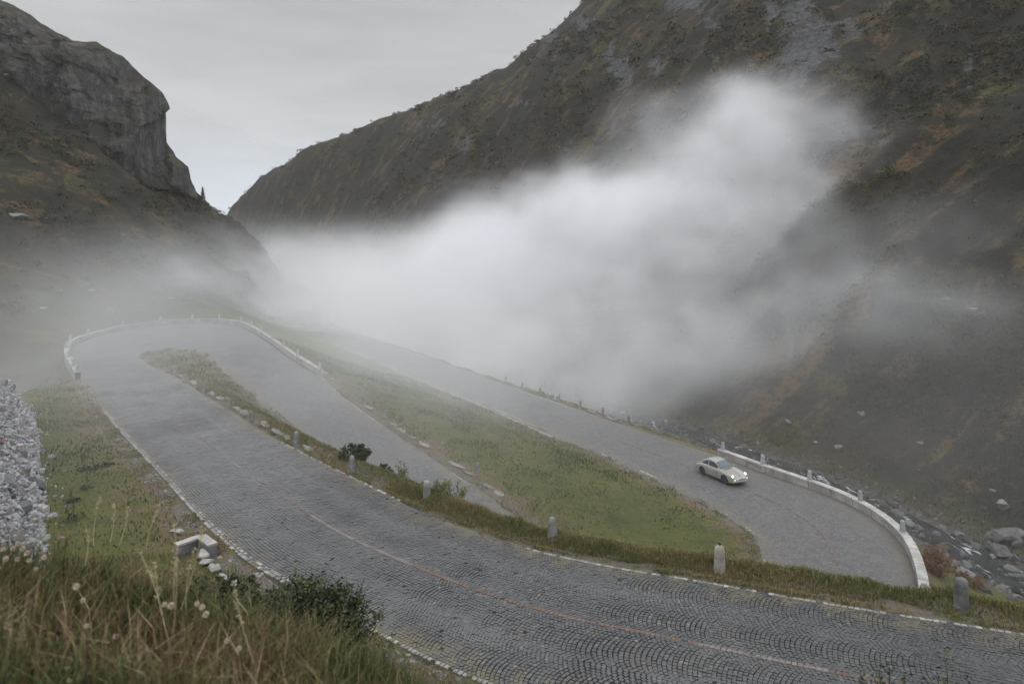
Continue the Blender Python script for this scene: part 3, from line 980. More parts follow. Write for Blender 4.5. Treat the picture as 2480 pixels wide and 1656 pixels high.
def rock_geo(size, seed, n=4, rough=.5, flat=1.0):
    """angular stone: a subdivided cube pushed to random planes"""
    r = np.random.default_rng(seed)
    g = np.linspace(-1, 1, n + 1)
    vs = {}; V = []; Fq = []
    def vid(p):
        k_ = tuple(np.round(p, 4))
        if k_ not in vs: vs[k_] = len(V); V.append(p)
        return vs[k_]
    for ax in range(3):
        for sg in (-1, 1):
            for i in range(n):
                for j in range(n):
                    q = []
                    for (a, b) in ((i, j), (i + 1, j), (i + 1, j + 1), (i, j + 1)):
                        p = [0, 0, 0]; p[ax] = sg; p[(ax + 1) % 3] = g[a]; p[(ax + 2) % 3] = g[b]
                        q.append(vid(np.array(p, float)))
                    Fq.append(q if sg > 0 else q[::-1])
    V = np.array(V)
    V = V / np.linalg.norm(V, axis=1)[:, None] ** .5
    nrm = r.normal(size=(11, 3)); nrm /= np.linalg.norm(nrm, axis=1)[:, None]
    off = r.uniform(.5, .9, 11)
    for nn, o_ in zip(nrm, off):
        d = V @ nn - o_
        V = V - np.clip(d, 0, None)[:, None] * nn
    V = V * (np.array([1, 1, flat]) * np.array(size))
    V += (fbm(V / max(size) + seed, 2.2, 3, seed)[:, None] * r.normal(size=3)) * .06 * rough * max(size)
    return V, np.array(Fq)


def rock(name, loc, size, seed, mat, label, cat='rock', group=None, rz=0.0, flat=1.0, sink=.25):
    V, Fq = rock_geo(size, seed, 4, .6, flat)
    c, s_ = math.cos(rz), math.sin(rz)
    V = V @ np.array([[c, s_, 0], [-s_, c, 0], [0, 0, 1]])
    V[:, 2] += size[2] * flat * (1 - 2 * sink)
    o = mesh_obj(name, V, Fq, mat, smooth=False)
    o.location = loc
    tag(o, label, cat, group)
    return o


# ------------------------------------------------------------------ parapets with their posts
def parapet(name, side, p0, p1, h, w, label):
    ps = np.linspace(p0, p1, int(abs(arc_at(p1) - arc_at(p0)) / .25) + 2)
    root_p = edge_pt([.5 * (p0 + p1)], side, w / 2)[0]
    root = empty(name, tuple(root_p)); tag(root, label, 'parapet')
    def sweep(nm, o0, o1, z0, z1_, joint):
        prof = [(o0, z0), (o0, z1_ - .012), (o0 + .012, z1_), (o1 - .012, z1_), (o1, z1_ - .012), (o1, z0)]
        A = np.stack([edge_pt(ps, side, o, 0) + np.array([0, 0, z]) for o, z in prof], 1)
        e_in = edge_pt(ps, side, 0, 0)[:, 2]
        for i_, (o, z) in enumerate(prof): A[:, i_, 2] = e_in + z
        s_ = np.concatenate([[0], np.cumsum(np.linalg.norm(np.diff(A[:, 0], axis=0), axis=1))])
        if joint:
            jn = (np.floor(s_ / 1.75) != np.floor(np.roll(s_, 1) / 1.75))
            A[jn, :, 2] -= .006
        V = A.reshape(-1, 3) - root_p
        m = len(prof)
        f = grid_faces(len(ps), m)
        caps = np.array([list(range(m)), [(len(ps) - 1) * m + q for q in range(m)][::-1]])
        mesh_obj(nm, V, [f, caps], M_PARA, parent=root, smooth=False, attrs={'arc': np.repeat(s_, m)})
    sweep('wall_base', .03, w - .03, -2.4, h - .10, False)
    sweep('coping', 0, w, h - .10, h, True)
    return root


def b_par_at(ratio, lo, hi, side='B'):
    q = np.linspace(lo, hi, 400); p = edge_pt(q, side, .2)
    return q[np.argmin(np.abs(p[:, 0] / p[:, 1] - ratio))]


PB_END = b_par_at((1741 - CX) / F, 42, 46.5)
parapet('parapet', 'B', 33.6, PB_END, .50, .46, 'pale granite parapet curving round the lower right hairpin beside the car')
PA_0 = 14.05
PA_1 = b_par_at((777 - CX) / F, 25, 28.5, 'A')
parapet('parapet', 'A', PA_0, PA_1, .50, .46, 'pale granite parapet curving round the misty upper left hairpin')

POST = [(.155, 0), (.15, .2), (.128, .45), (.112, .57), (.106, .60), (.092, .615)]


def parapet_post(par, side, label, group, proto=[None]):
    p = edge_pt([par], side, .23)[0]; e0 = edge_pt([par], side, 0)[0]
    if proto[0] is None:
        o = lathe('stone_post', POST, M_POST, 20, .02, 3)
        proto[0] = o
    else:
        o = proto[0].copy(); COL.objects.link(o)
    o.location = (p[0], p[1], e0[2] + .497)
    o.rotation_euler = (0, 0, par * 2.3)
    tag(o, label, 'bollard', group)
    return o


gB = 'granite posts on the lower right parapet'
for (u_, lab) in [(1751, 'pale post on the lower parapet end just behind the car'), (1847, 'pale post on the lower parapet abreast of the car nose'),
                  (1961, 'pale post on the lower parapet, first one past the car'), (2083, 'pale post on the lower parapet where the curve begins'),
                  (2186, 'pale post on the curved lower parapet beside the first stream rocks'), (2238, 'pale post on the lower parapet beside the rusty bush, last before the verge')]:
    lo, hi = (39.0, 46.2) if u_ < 2180 else ((38.6, 41.2) if u_ == 2186 else (36.9, 38.4))
    q = np.linspace(lo, hi, 500); p = edge_pt(q, 'B', .23)
    par_ = q[np.argmin(np.abs(CX + F * p[:, 0] / p[:, 1] - u_))]
    parapet_post(par_, 'B', lab, gB)
gA = 'granite posts on the upper left parapet'
postsA = [(14.12, 'grey post standing on the near end of the upper left parapet'), (14.85, 'grey post on the left flank of the upper parapet, second from its near end'), (15.6, 'grey post on the left flank of the upper parapet, third from its near end'),
          (16.35, 'grey post on the left flank of the upper parapet, fourth from its near end'), (17.0, 'grey post at the leftmost bulge of the upper parapet'), (17.9, 'grey post on the upper parapet just past its leftmost bulge'),
          (19.1, 'misty grey post on the upper parapet, third before the crest of the bend'), (20.2, 'misty grey post on the upper parapet, second before the crest of the bend'), (21.15, 'misty grey post on the upper parapet, just before the crest of the bend'),
          (22.05, 'misty grey post on the crest of the upper parapet bend, left one of the pair'), (23.05, 'misty grey post on the crest of the upper parapet bend, right one of the pair'), (23.75, 'faint post on the upper parapet, first after the crest of the bend'),
          (24.35, 'faint post on the upper parapet, second after the crest of the bend'), (24.95, 'faint post on the straight right end of the upper parapet, fourth from the end'), (25.6, 'faint post on the straight right end of the upper parapet, third from the end'),
          (26.25, 'faint post on the straight right end of the upper parapet, second from the end'), (27.0, 'faint post on the very right end of the upper parapet')]
for par_, lab in postsA:
    parapet_post(min(par_, PA_1 - .05), 'A', lab, gA)

# ------------------------------------------------------------------ old bollards along the verges
def verge_bollard(U, V, h, r, mat, label, kind=0, seed=1, plane=z1, footing=False, group='old granite bollards along the verges', dz=0.0):
    # bearing of its foot on the plane of that stretch of road
    rx, k_ = (U - CX) / F, (V - HY) / F
    z0, zx, zy = plane(0, 0), plane(1, 0) - plane(0, 0), plane(0, 1) - plane(0, 0)
    y = -(z0 + dz) / (k_ + zx * rx + zy)
    loc = np.array([rx * y, y, -k_ * y])
    g = gz1(loc[0], loc[1])
    if kind == 0: prof = [(r * 1.12, -.4), (r * 1.08, .05), (r, h * .4), (r * .88, h * .8), (r * .82, h * .95), (r * .6, h)]
    elif kind == 1: prof = [(r * 1.15, -.4), (r * 1.12, .05), (r * 1.05, h * .3), (r * .85, h * .7), (r * .80, h * .84), (r * .62, h * .95), (r * .3, h)]
    else: prof = [(r * 1.1, -.4), (r * 1.1, .1), (r * 1.04, h * .5), (r, h * .78), (r * .82, h * .92), (r * .4, h)]
    o = lathe('stone_bollard', prof, mat, 18, .10, seed, sx=1.0, sy=.85 if kind == 2 else 1.0, tilt=random.Random(seed).uniform(-.03, .03))
    o.location = (loc[0], loc[1], loc[2])
    o.rotation_euler = (0, 0, seed * .7)
    tag(o, label, 'bollard', group)
    if footing:
        V_, F_ = rock_geo((r * 2.0, r * 1.7, .10), seed + 90, 3, .5)
        V_[:, 2] += .02
        f_ = mesh_obj('footing', V_, F_, M_SLAB, parent=o, smooth=False)
    return loc


B1 = verge_bollard(2327, 1474, .76, .165, M_GRAN_D, 'thick dark granite bollard on the near verge right of the parapet', 0, 3)
B2 = verge_bollard(1743, 1388, .80, .155, M_GRAN_S, 'pale stained round-topped milestone in the near verge grass', 2, 5)
lump = mesh_obj('lichen_tuft', *rock_geo((.06, .05, .05), 61, 3, .8), NT('dark_lichen').m, smooth=False)
lump.data.materials[0].node_tree.nodes['Principled BSDF'].inputs['Base Color'].default_value = (.03, .022, .016, 1)
lump.location = tuple(B2 + np.array([0, 0, .82])); tag(lump, 'small dark lichen tuft on top of the stained milestone', 'lichen')
B3 = verge_bollard(1338, 1305, .72, .15, M_GRAN, 'grey tapered bollard with a pale footing at the near corner of the grass triangle', 1, 7, footing=True)
B4 = verge_bollard(1034, 1210, .72, .14, M_GRAN, 'grey flat-topped bollard between the leafy saplings', 0, 9)
B5 = verge_bollard(852, 1141, .70, .14, M_GRAN, 'grey tapered bollard in front of the dark bush', 1, 11, footing=True)
for i, (U, V, h, lab) in enumerate([(717, 1081, .74, 'grey bollard among pale kerb slabs, first one past the dark bush'), (609, 1024, .68, 'grey bollard among pale kerb slabs, second past the dark bush'),
                                    (552, 988, .68, 'grey bollard with a dark cap, third past the dark bush'), (493, 952, .66, 'misty bollard on the narrow grass island, fourth past the dark bush'),
                                    (446, 925, .62, 'faint bollard on the narrow grass island, last but one before its tip'), (423, 905, .62, 'faint bollard near the rounded tip of the grass island')]):
    verge_bollard(U, V, h, .13, M_GRAN, lab, i % 2, 20 + i)
for i, (U, V, h, lab) in enumerate([(822, 941, .62, 'faint bollard on the middle road verge, nearest the parapet end'), (876, 976, .62, 'faint bollard on the middle road verge, second from the parapet end'),
                                    (934, 1013, .66, 'grey bollard on the middle road verge above the pale slabs'), (1073, 1094, .70, 'light bollard on the middle road verge beside the bare earth patch'),
                                    (1158, 1146, .70, 'grey bollard at the near end of the middle road verge')]):
    verge_bollard(U, V, h, .12, M_GRAN, lab, i % 2, 40 + i, plane=z2)
for i, (U, V, lab) in enumerate([(1225, 928, 'very faint bollard on the lower road edge, deepest in the fog'), (1265, 942, 'faint bollard on the lower road edge, second from the deep fog'), (1308, 955, 'faint bollard on the lower road edge, third from the deep fog'),
                                 (1354, 971, 'faint bollard on the lower road edge, midway along its row'), (1405, 987, 'grey bollard on the lower road edge, fourth behind the car'), (1460, 1006, 'leaning grey bollard on the lower road edge, third behind the car'),
                                 (1523, 1026, 'grey bollard on the lower road edge, second behind the car'), (1596, 1047, 'grey bollard on the lower road edge beside a white stone')]):
    verge_bollard(U, V, .78, .125, M_GRAN, lab, i % 2, 60 + i, plane=z3)


# ------------------------------------------------------------------ kerb slabs
def slab(par, side, off, L_, w, h, seed, label, group, mat=None):
    p = edge_pt([par], side, off)[0]; p2 = edge_pt([par + .05], side, off)[0]
    V, Fq = rock_geo((L_ / 2 * 1.25, w / 2 * 1.15, h * .8), seed, 4, .35); V[:, 2] = np.minimum(V[:, 2], h * .45)
    rz = math.atan2(p2[1] - p[1], p2[0] - p[0])
    o = mesh_obj('kerb_stone', V, Fq, mat or M_SLAB, smooth=False)
    o.location = (p[0], p[1], p[2] + .02); o.rotation_euler = (0, 0, rz)
    tag(o, label, 'kerb slab', group)


def par_from_u(U, lo, hi, side, off):
    q = np.linspace(lo, hi, 600); p = edge_pt(q, side, off)
    return q[np.argmin(np.abs(CX + F * p[:, 0] / p[:, 1] - U))]


gk = 'pale kerb slabs on the grass island'
for i, (U, L_, lab) in enumerate([(438, .9, 'small pale kerb slab beside the faint island bollards'), (470, 2.2, 'long pale kerb slab left of the misty island bollard'), (514, 1.3, 'pale kerb slab right of the misty island bollard'), (531, 1.1, 'pale kerb slab touching the dark-capped bollard'),
                                  (576, 1.3, 'pale kerb slab just right of the dark-capped bollard'), (594, 1.0, 'short pale kerb slab left of the second bollard past the bush'), (640, 1.5, 'pale kerb slab just right of the second bollard past the bush'), (672, 1.2, 'pale kerb slab midway between two island bollards'),
                                  (695, .9, 'short pale kerb slab left of the first bollard past the bush'), (748, 1.2, 'pale kerb slab right of the first bollard past the bush')]):
    slab(par_from_u(U, 6.5, 14, 'B', .45), 'B', .45, L_, .42, .13, 100 + i, lab, gk)
slab(par_from_u(1088, 3, 10, 'B', .9), 'B', .9, 1.5, .5, .1, 120, 'broad flat slab beside the bollard among the saplings', gk)
gk2 = 'pale kerb slabs along the middle road'
for i, (U, L_, lab) in enumerate([(785, 1.2, 'pale kerb slab at the right end of the upper parapet'), (806, .8, 'small brown kerb slab by the first middle verge bollard'), (893, 1.5, 'faint pale kerb slab right of the second middle verge bollard'), (922, 1.2, 'faint pale kerb slab left of the third middle verge bollard'), (950, 1.3, 'pale kerb slab right of the third middle verge bollard'),
                                  (972, 1.4, 'widest pale kerb slab on the middle verge'), (1000, .9, 'short pale kerb slab in the broken middle verge'), (1024, 1.6, 'long pale kerb slab left of the light middle bollard'), (1100, 1.9, 'long thin kerb slab right of the light middle bollard'), (1130, 1.2, 'thin kerb slab left of the last middle verge bollard'), (1178, 1.2, 'pale kerb slab right of the last middle verge bollard'), (1206, .9, 'lowest pale kerb slab of the middle verge')]):
    slab(par_from_u(U, 26.5, 33.5, 'A', .75), 'A', .75, L_, .38, .12, 130 + i, lab, gk2)
gk3 = 'rough kerb slabs along the lower road edge'
for i, (U, L_, lab) in enumerate([(1345, .9, 'faint kerb slab beside the midway lower road bollard'), (1432, 1.1, 'brown kerb slab left of the leaning lower road bollard'), (1480, 1.3, 'flat pale kerb slab right of the leaning lower road bollard'), (1508, .8, 'small kerb slab left of the second bollard behind the car'), (1550, 1.0, 'rough kerb slab right of the second bollard behind the car'),
                                  (1640, 1.0, 'kerb slab right of the bollard with the white stone'), (1672, .9, 'kerb slab midway to the lower parapet end'), (1700, 1.1, 'pale kerb slab close to the lower parapet end'), (1725, .9, 'last kerb slab touching the lower parapet end')]):
    slab(par_from_u(U, 45, 54, 'B', .45), 'B', .45, L_, .34, .10, 160 + i, lab, gk3)
rock('white_stone', tuple(edge_pt([par_from_u(1603, 45, 54, 'B', .75)], 'B', .75, 0.0)[0]), (.16, .14, .14), 171, M_PALE, 'small white stone at the foot of a lower road bollard')

# continuous pale kerb on the left of the lower road
kp = np.linspace(par_from_u(1341, 43, 53, 'A', .5), 53.6, 200)
prof = [(.42, -.05), (.42, .10), (.85, .12), (.88, -.05)]
A = np.stack([edge_pt(kp, 'A', o_, z_) for o_, z_ in prof], 1)
A[:, :, 2] += (fbm(A[:, 0], 1.2, 3, 8) * .03)[:, None]
o = mesh_obj('kerb', A.reshape(-1, 3), grid_faces(len(kp), 4, True), M_SLAB, smooth=False); tag(o, kind='structure')

# ------------------------------------------------------------------ stream
def mat_water():
    k = NT('stream_water')
    f = k.noise(.8, 7, .74, stretch=(1.7, .5, 1), dist=.6)
    fo = k.rng(f, .565, .64)
    c = k.mix(fo, (.014, .016, .015), (.40, .43, .45))
    k.color(c); k.rough(k.rng(f, .55, .66, .16, .7))
    k.b.inputs['Specular IOR Level'].default_value = .5
    k.bump(k.noise(2.6, 4, .6), .8, .12)
    return k.m


sp_ = np.linspace(0, len(STREAM) - 1.01, 260)
sc = np.stack([np.interp(sp_, SPAR, SC[:, k]) for k in range(3)], -1)
tg = np.gradient(sc[:, :2], axis=0); tg /= np.linalg.norm(tg, axis=1)[:, None]
nn = np.stack([tg[:, 1], -tg[:, 0]], -1)
sc[:, :2] += nn * (fbm(sc, .09, 2, 4) * 1.6)[:, None]
lat = np.linspace(-1.45, 1.45, 13)
SV = np.zeros((len(sc), 13, 3))
SV[:, :, :2] = sc[:, None, :2] + nn[:, None, :] * lat[None, :, None]
SV[:, :, 2] = sc[:, None, 2] + .22
sv = SV.reshape(-1, 3)
sv[:, 2] += fbm(sv, .8, 3, 15) * .10
o = mesh_obj('stream', sv, grid_faces(len(sc), 13), mat_water()); tag(o, kind='structure')

# rocks: where each one lies is given by bearing and by the ground it lies on
def hit_ground(U, V, d0=2.0, d1=420.0):
    q = np.geomspace(d0, d1, 700)
    p = np.stack([(U - CX) / F * q, q, (HY - V) / F * q], -1)
    g = ground_z(p[:, :2])
    i = np.argmax(p[:, 2] < g)
    return np.array([p[i, 0], p[i, 1], g[i]])


gr = 'boulders along the stream'
SR = [(2443, 1312, .95, .50, 'big grey angular boulder on the far bank of the stream'), (2420, 1345, .85, .40, 'grey slanted boulder below the big angular boulder'), (2430, 1236, .52, .40, 'pale lone block on the slope above the stream'), (2324, 1306, .40, .38, 'pointed grey rock in mid stream'),
      (2206, 1281, .42, .36, 'pale rock touching the stream just behind the curved parapet'), (2222, 1288, .42, .34, 'darker rock beside the pale rock behind the curved parapet'), (2284, 1337, .45, .28, 'small triangular rock at the head of the white water'), (2395, 1304, .32, .22, 'low dark rock left of the big angular boulder'),
      (2345, 1375, .5, .16, 'flat slab lying at the water edge'), (2270, 1300, .3, .2, 'small rock upstream of the triangular rock'), (2232, 1302, .3, .18, 'small flat rock right behind the parapet'), (2360, 1330, .35, .2, 'small wet rock amid the white water'), (2455, 1360, .42, .3, 'grey rock at the far right edge of the stream'),
      (2310, 1372, .42, .18, 'low pale rock among the rusty grass'), (2340, 1392, .45, .22, 'pale rock nearest the thick dark bollard'), (2330, 1350, .3, .2, 'rounded rock splitting the white water'), (2470, 1410, .6, .3, 'wide rock half hidden by the verge at the right edge'), (2156, 1219, .3, .2, 'grey rock peeping over the parapet left of the stream'),
      (2175, 1243, .65, .12, 'flat dark slab on the bank beyond the parapet'), (2465, 1325, .4, .26, 'dark rock right of the big angular boulder'), (2404, 1352, .32, .2, 'pale rock below the slanted boulder')]
for i, (U, V, sz, hh, lab) in enumerate(SR):
    p = hit_ground(U, V, 30)
    rock('boulder', tuple(p), (sz * 1.15, sz * .8, hh * 1.15), 200 + i, M_BOUL if i not in (2, 4, 13, 14, 20) else M_PALE, lab, 'boulder', gr, i * 1.3, 1.0, .22)
gs = 'pale rocks scattered on the right slope'
for i, (U, V, sz, lab) in enumerate([(1766, 1042, .38, 'white rock on the foggy slope just above the lower parapet end'), (1910, 1024, .7, 'pale outcrop stone above the lower parapet posts'), (2030, 1087, .6, 'grey flat rock on the slope midway above the lower parapet'), (2087, 1004, .8, 'upright pale rock on the right slope in thin fog'),
                                     (2229, 1074, .5, 'sharp small white rock on the right slope'), (2405, 1191, .4, 'round white rock low on the right slope'), (2290, 730, 1.0, 'flat pale rock high on the right slope in thin fog'), (2355, 758, 1.1, 'slanted pale rock high on the right slope, lower of the two'),
                                     (1975, 1073, .4, 'tiny pale rock on the slope above the second lower post')]):
    p = hit_ground(U, V, 40)
    rock('rock', tuple(p), (sz * .7, sz * .5, sz * .28), 240 + i, M_PALE, lab, 'rock', gs, i * 1.7)
gl = 'pale rocks scattered on the left meadow'
for i, (U, V, sz, lab) in enumerate([(40, 528, 2.0, 'large pale flat rock on the left slope near the frame edge'), (103, 750, .8, 'white rock beside the dark bush on the left meadow'), (143, 707, .6, 'small white rock in the middle of the left meadow'), (222, 705, .6, 'small pale rock right of the middle of the left meadow'), (415, 725, .6, 'small pale rock above the crest of the upper parapet'), (21, 190, 1.6, 'white rock high below the cliff at the left edge')]):
    p = hit_ground(U, V, 70)
    rock('rock', tuple(p), (sz, sz * .75, sz * .3), 260 + i, M_PALE, lab, 'rock', gl, i * 1.1)

# bed gravel: uncountable small stones along the stream
def scatter_stones(name, pts, sizes, seed, mat, flat=.7):
    r = np.random.default_rng(seed)
    protos = [rock_geo((1, .8, flat), seed + q, 2, .5) for q in range(8)]
    Vs, Fs, As = [], [], []; o = 0
    for p, s_ in zip(pts, sizes):
        V0, F0 = protos[r.integers(8)]
        a = r.uniform(0, 6.28); ca_, sa_ = math.cos(a), math.sin(a)
        q = V0 * s_ * r.uniform(.8, 1.2, 3)
        q = np.stack([q[:, 0] * ca_ - q[:, 1] * sa_, q[:, 0] * sa_ + q[:, 1] * ca_, q[:, 2]], -1) + p
        Vs.append(q); Fs.append(F0 + o); As.append(np.full(len(F0), r.random())); o += len(q)
    return mesh_obj(name, np.concatenate(Vs), np.concatenate(Fs), mat, smooth=False, attrs={'var': np.concatenate(As)})


def mat_stones(name, stops, nz=(.35, .7)):
    k = NT(name)
    c = k.ramp(k.attr('var'), stops)
    c = k.mix(k.rng(k.noise(7, 5, .7), .4, .75, 0, .6), c, (.05, .05, .05))
    c = k.mix(k.math('MULTIPLY', k.rng(k.noise(1.4, 4, .7), .55, .68), .5), c, (.16, .13, .095))
    k.color(c); k.bump(k.noise(12, 5, .7), .6, .03); k.rough(.9)
    return k.m


r_ = np.random.default_rng(3)
ip = r_.integers(20, 200, 2800)
off = r_.normal(0, 1.8, 2800)
pp = sc[ip, :2] + nn[ip] * off[:, None] + r_.normal(0, .3, (2800, 2))
pz = ground_z(pp)
o = scatter_stones('gravel', np.column_stack([pp, pz]), r_.gamma(2.0, .062, 2800) + .05, 31, mat_stones('stream_gravel', [(0, (.028, .027, .025)), (.55, (.055, .053, .050)), (1, (.135, .132, .128))]))
tag(o, 'grey stones strewn along the stream bed', None, None, 'stuff')

# ------------------------------------------------------------------ rubble bank on the left
def rub_at(u, v):
    """u along the foot (0..6), v up the face (0..1)"""
    fx_ = np.interp(u, range(9), [p[0] for p in RUB]); fy_ = np.interp(u, range(9), [p[1] for p in RUB]); h = np.interp(u, range(9), RUBH)
    z = z1(fx_, fy_) + .1
    back_ = h * .58 * v
    x = fx_ - back_ * .81; y = fy_ - back_ * .585
    return np.stack([x, y, z + h * v], -1)


ug, vg = np.linspace(0, 8, 90), np.linspace(-.06, 1.02, 24)
UU, VV = np.meshgrid(ug, vg, indexing='ij')
P = rub_at(UU.ravel(), VV.ravel())
P += np.array([-.22, -.16, -.05]) + (fbm(P, 1.2, 3, 41) * .12)[:, None]
M_RUB = mat_stones('rubble_stone', [(0, (.20, .20, .21)), (.3, (.26, .265, .275)), (.7, (.33, .335, .345)), (.93, (.41, .41, .42)), (.96, (.17, .10, .07)), (1, (.34, .29, .24))])
rb = empty('rubble_bank', tuple(rub_at(np.array([3.0]), np.array([0.0]))[0]))
tag(rb, 'steep bank of pale broken rubble stones beside the left grass strip', 'stone bank')
rl = np.array(rb.location)
mesh_obj('earth_core', P - rl, grid_faces(90, 24), mat_stones('rubble_dirt', [(0, (.07, .068, .066)), (1, (.09, .088, .086))]), parent=rb, attrs={'var': np.zeros(89 * 23)})
nst_ = 15000
u_ = r_.uniform(0, 8, nst_); v_ = r_.uniform(0, 1.0, nst_)
pts = rub_at(u_, v_) + r_.normal(0, .05, (nst_, 3))
sz = np.clip(r_.gamma(1.5, .036, nst_) + .04, .045, .32)
sp_u = r_.uniform(0, 8, 260); spill = rub_at(sp_u, np.zeros(260)) + np.array([.81, .585, 0]) * (r_.exponential(.28, 260) - .1)[:, None]
spill[:, 2] = ground_z(spill[:, :2]) + .01
pts = np.concatenate([pts, spill]); sz = np.concatenate([sz, np.clip(r_.gamma(1.4, .04, 260) + .035, .04, .22)])
ro = scatter_stones('rubble', pts - rl, sz, 55, M_RUB, .75)
ro.parent = rb; ro['kind'] = 'stuff'
gb = 'dark blocks set in the rubble bank'
M_DBLK = stone_mat('dark_block', (.075, .078, .085), (.16, .165, .175), (.17, .14, .1), .8, .04)
for i, (U, V, s_, lab) in enumerate([(45, 911, .42, 'dark block near the top of the rubble bank'), (33, 928, .40, 'dark block just below the topmost one in the rubble bank'), (4, 914, .45, 'dark block at the left edge near the rubble top'), (50, 1022, .34, 'brown block in the middle of the rubble bank'),
                                     (44, 1096, .46, 'grey block half way down the rubble bank'), (98, 1095, .40, 'dark block on the right edge of the rubble bank'), (14, 1172, .52, 'large pale-topped block low in the rubble bank'), (85, 1175, .50, 'large dark block low on the right of the rubble bank'), (40, 1228, .44, 'brown-sided block near the bottom of the rubble bank'), (48, 1140, .42, 'whitish block above the low dark blocks in the rubble bank')]):
    best = None
    uu_, vv_ = np.meshgrid(np.linspace(0, 8, 300), np.linspace(0, 1, 120), indexing='ij')
    q = rub_at(uu_.ravel(), vv_.ravel())
    k_ = np.argmin((CX + F * q[:, 0] / q[:, 1] - U) ** 2 + (HY - F * q[:, 2] / q[:, 1] - V) ** 2)
    rock('stone_block', tuple(q[k_] + np.array([.10, .05, -.12])), (s_ * .8, s_ * .62, s_ * .58), 300 + i, M_PALE if i in (9,) else M_DBLK, lab, 'stone block', gb, i * .9, 1.0, .35)

# ------------------------------------------------------------------ drain head and gutter stones on the left verge
M_CONC = stone_mat('pale_concrete', (.21, .205, .195), (.33, .325, .31), None, .8, .01, False)
dz0 = -.05
def on1(U, V, dz=0.0):
    rx, k_ = (U - CX) / F, (V - HY) / F
    y = (9.3 - dz) / (k_ + .043 * rx - .055)
    return np.array([rx * y, y, -k_ * y])
ap, la, ra = on1(487, 1301, .40), on1(426, 1322, .40), on1(515, 1322, .40)
def bar(A_, B_, w, t0, t1):
    d = (B_ - A_); L_ = np.linalg.norm(d[:2]); d2 = d[:2] / L_; nrm = np.array([-d2[1], d2[0]])
    V = []
    for e_ in (A_, B_):
        for s_ in (-w / 2, w / 2):
            for z_ in (t0, t1):
                V.append([e_[0] + nrm[0] * s_, e_[1] + nrm[1] * s_, e_[2] + z_])
    return np.array(V), np.array([(0, 1, 3, 2), (4, 6, 7, 5), (0, 4, 5, 1), (2, 3, 7, 6), (0, 2, 6, 4), (1, 5, 7, 3)])
dr = empty('drain_head', tuple(ap - (0, 0, .5))); tag(dr, 'white angled concrete drain head beside the left road edge', 'drain')
for (p_, q_, nm, w_) in ((ap, la, 'wing_wall', .20), (ap, ra, 'wing_wall', .26)):
    V, Fq = bar(p_ - np.array(dr.location), q_ - np.array(dr.location), w_, -.55, 0)
    ww = mesh_obj(nm, V, Fq, M_DBLK, parent=dr, smooth=False)
    V, Fq = bar(p_ - np.array(dr.location) , q_ - np.array(dr.location), w_ + .05, .002, .07)
    mesh_obj('coping', V, Fq, M_CONC, parent=ww, smooth=False)
gg = 'white gutter stones below the drain head'
for i, (U, V, s_, lab) in enumerate([(429, 1288, .30, 'flat white slab just above the drain head'), (492, 1345, .34, 'white slab leaning under the drain head'), (500, 1362, .26, 'white gutter stone next below the leaning slab'), (513, 1373, .2, 'white gutter stone, third below the drain head'), (524, 1380, .24, 'angular white gutter stone, fourth below the drain head'), (538, 1395, .18, 'small white gutter stone above the dark bushes'),
                                     (552, 1405, .2, 'white gutter stone at the top of the dark bushes'), (567, 1412, .16, 'white gutter stone half hidden by leaves'), (580, 1420, .2, 'white gutter stone peeping through the bush leaves'), (596, 1428, .24, 'broad white gutter stone among the bush leaves'), (608, 1440, .2, 'lowest white gutter stone in the dark bushes')]):
    p = on1(U, V, .1)
    rock('gutter_stone', tuple(p), (s_ * .9, s_ * .65, s_ * .34), 330 + i, M_CONC, lab, 'stone', gg, i * 1.9)

# ------------------------------------------------------------------ plants
def leaf_mat(name, stops, rough=.7, sub=0.0):
    k = NT(name)
    c = k.ramp(k.attr('var'), stops)
    k.color(c); k.rough(rough)
    return k.m


def leaves(ctr, size, r, flat=.0, aspect=.5, var=None):
    """n single-leaf quads (rhombs) with random orientation"""
    n = len(ctr)
    a = r.normal(size=(n, 3)); a /= np.linalg.norm(a, axis=1)[:, None]
    b = r.normal(size=(n, 3)); b[:, 2] *= (1 - flat); b -= (a * b).sum(1)[:, None] * a; b /= np.linalg.norm(b, axis=1)[:, None] + 1e-9
    L_ = (size * r.uniform(.6, 1.3, n))[:, None]
    V = np.stack([ctr - a * L_ * .5, ctr + b * L_ * aspect * .5, ctr + a * L_ * .5, ctr - b * L_ * aspect * .5], 1).reshape(-1, 3)
    Fq = np.arange(n * 4).reshape(-1, 4)
    return V, Fq, (r.random(n) if var is None else var)


def tubes(paths, radii, seg=5):
    Vs, Fs = [], []; o = 0
    for P_, R_ in zip(paths, radii):
        P_ = np.asarray(P_, float); n = len(P_)
        t = np.gradient(P_, axis=0); t /= np.linalg.norm(t, axis=1)[:, None] + 1e-9
        ref = np.array([.31, .77, .2]); u1 = np.cross(t, ref); u1 /= np.linalg.norm(u1, axis=1)[:, None]; u2 = np.cross(t, u1)
        a = np.linspace(0, 2 * math.pi, seg, endpoint=False)
        R_ = np.broadcast_to(R_, n)
        V = P_[:, None] + R_[:, None, None] * (np.cos(a)[None, :, None] * u1[:, None] + np.sin(a)[None, :, None] * u2[:, None])
        i = np.arange(n - 1)[:, None] * seg; j = np.arange(seg)[None]
        Fs.append(np.stack([i + j, i + (j + 1) % seg, i + seg + (j + 1) % seg, i + seg + j], -1).reshape(-1, 4) + o)
        Vs.append(V.reshape(-1, 3)); o += n * seg
    return np.concatenate(Vs), np.concatenate(Fs)


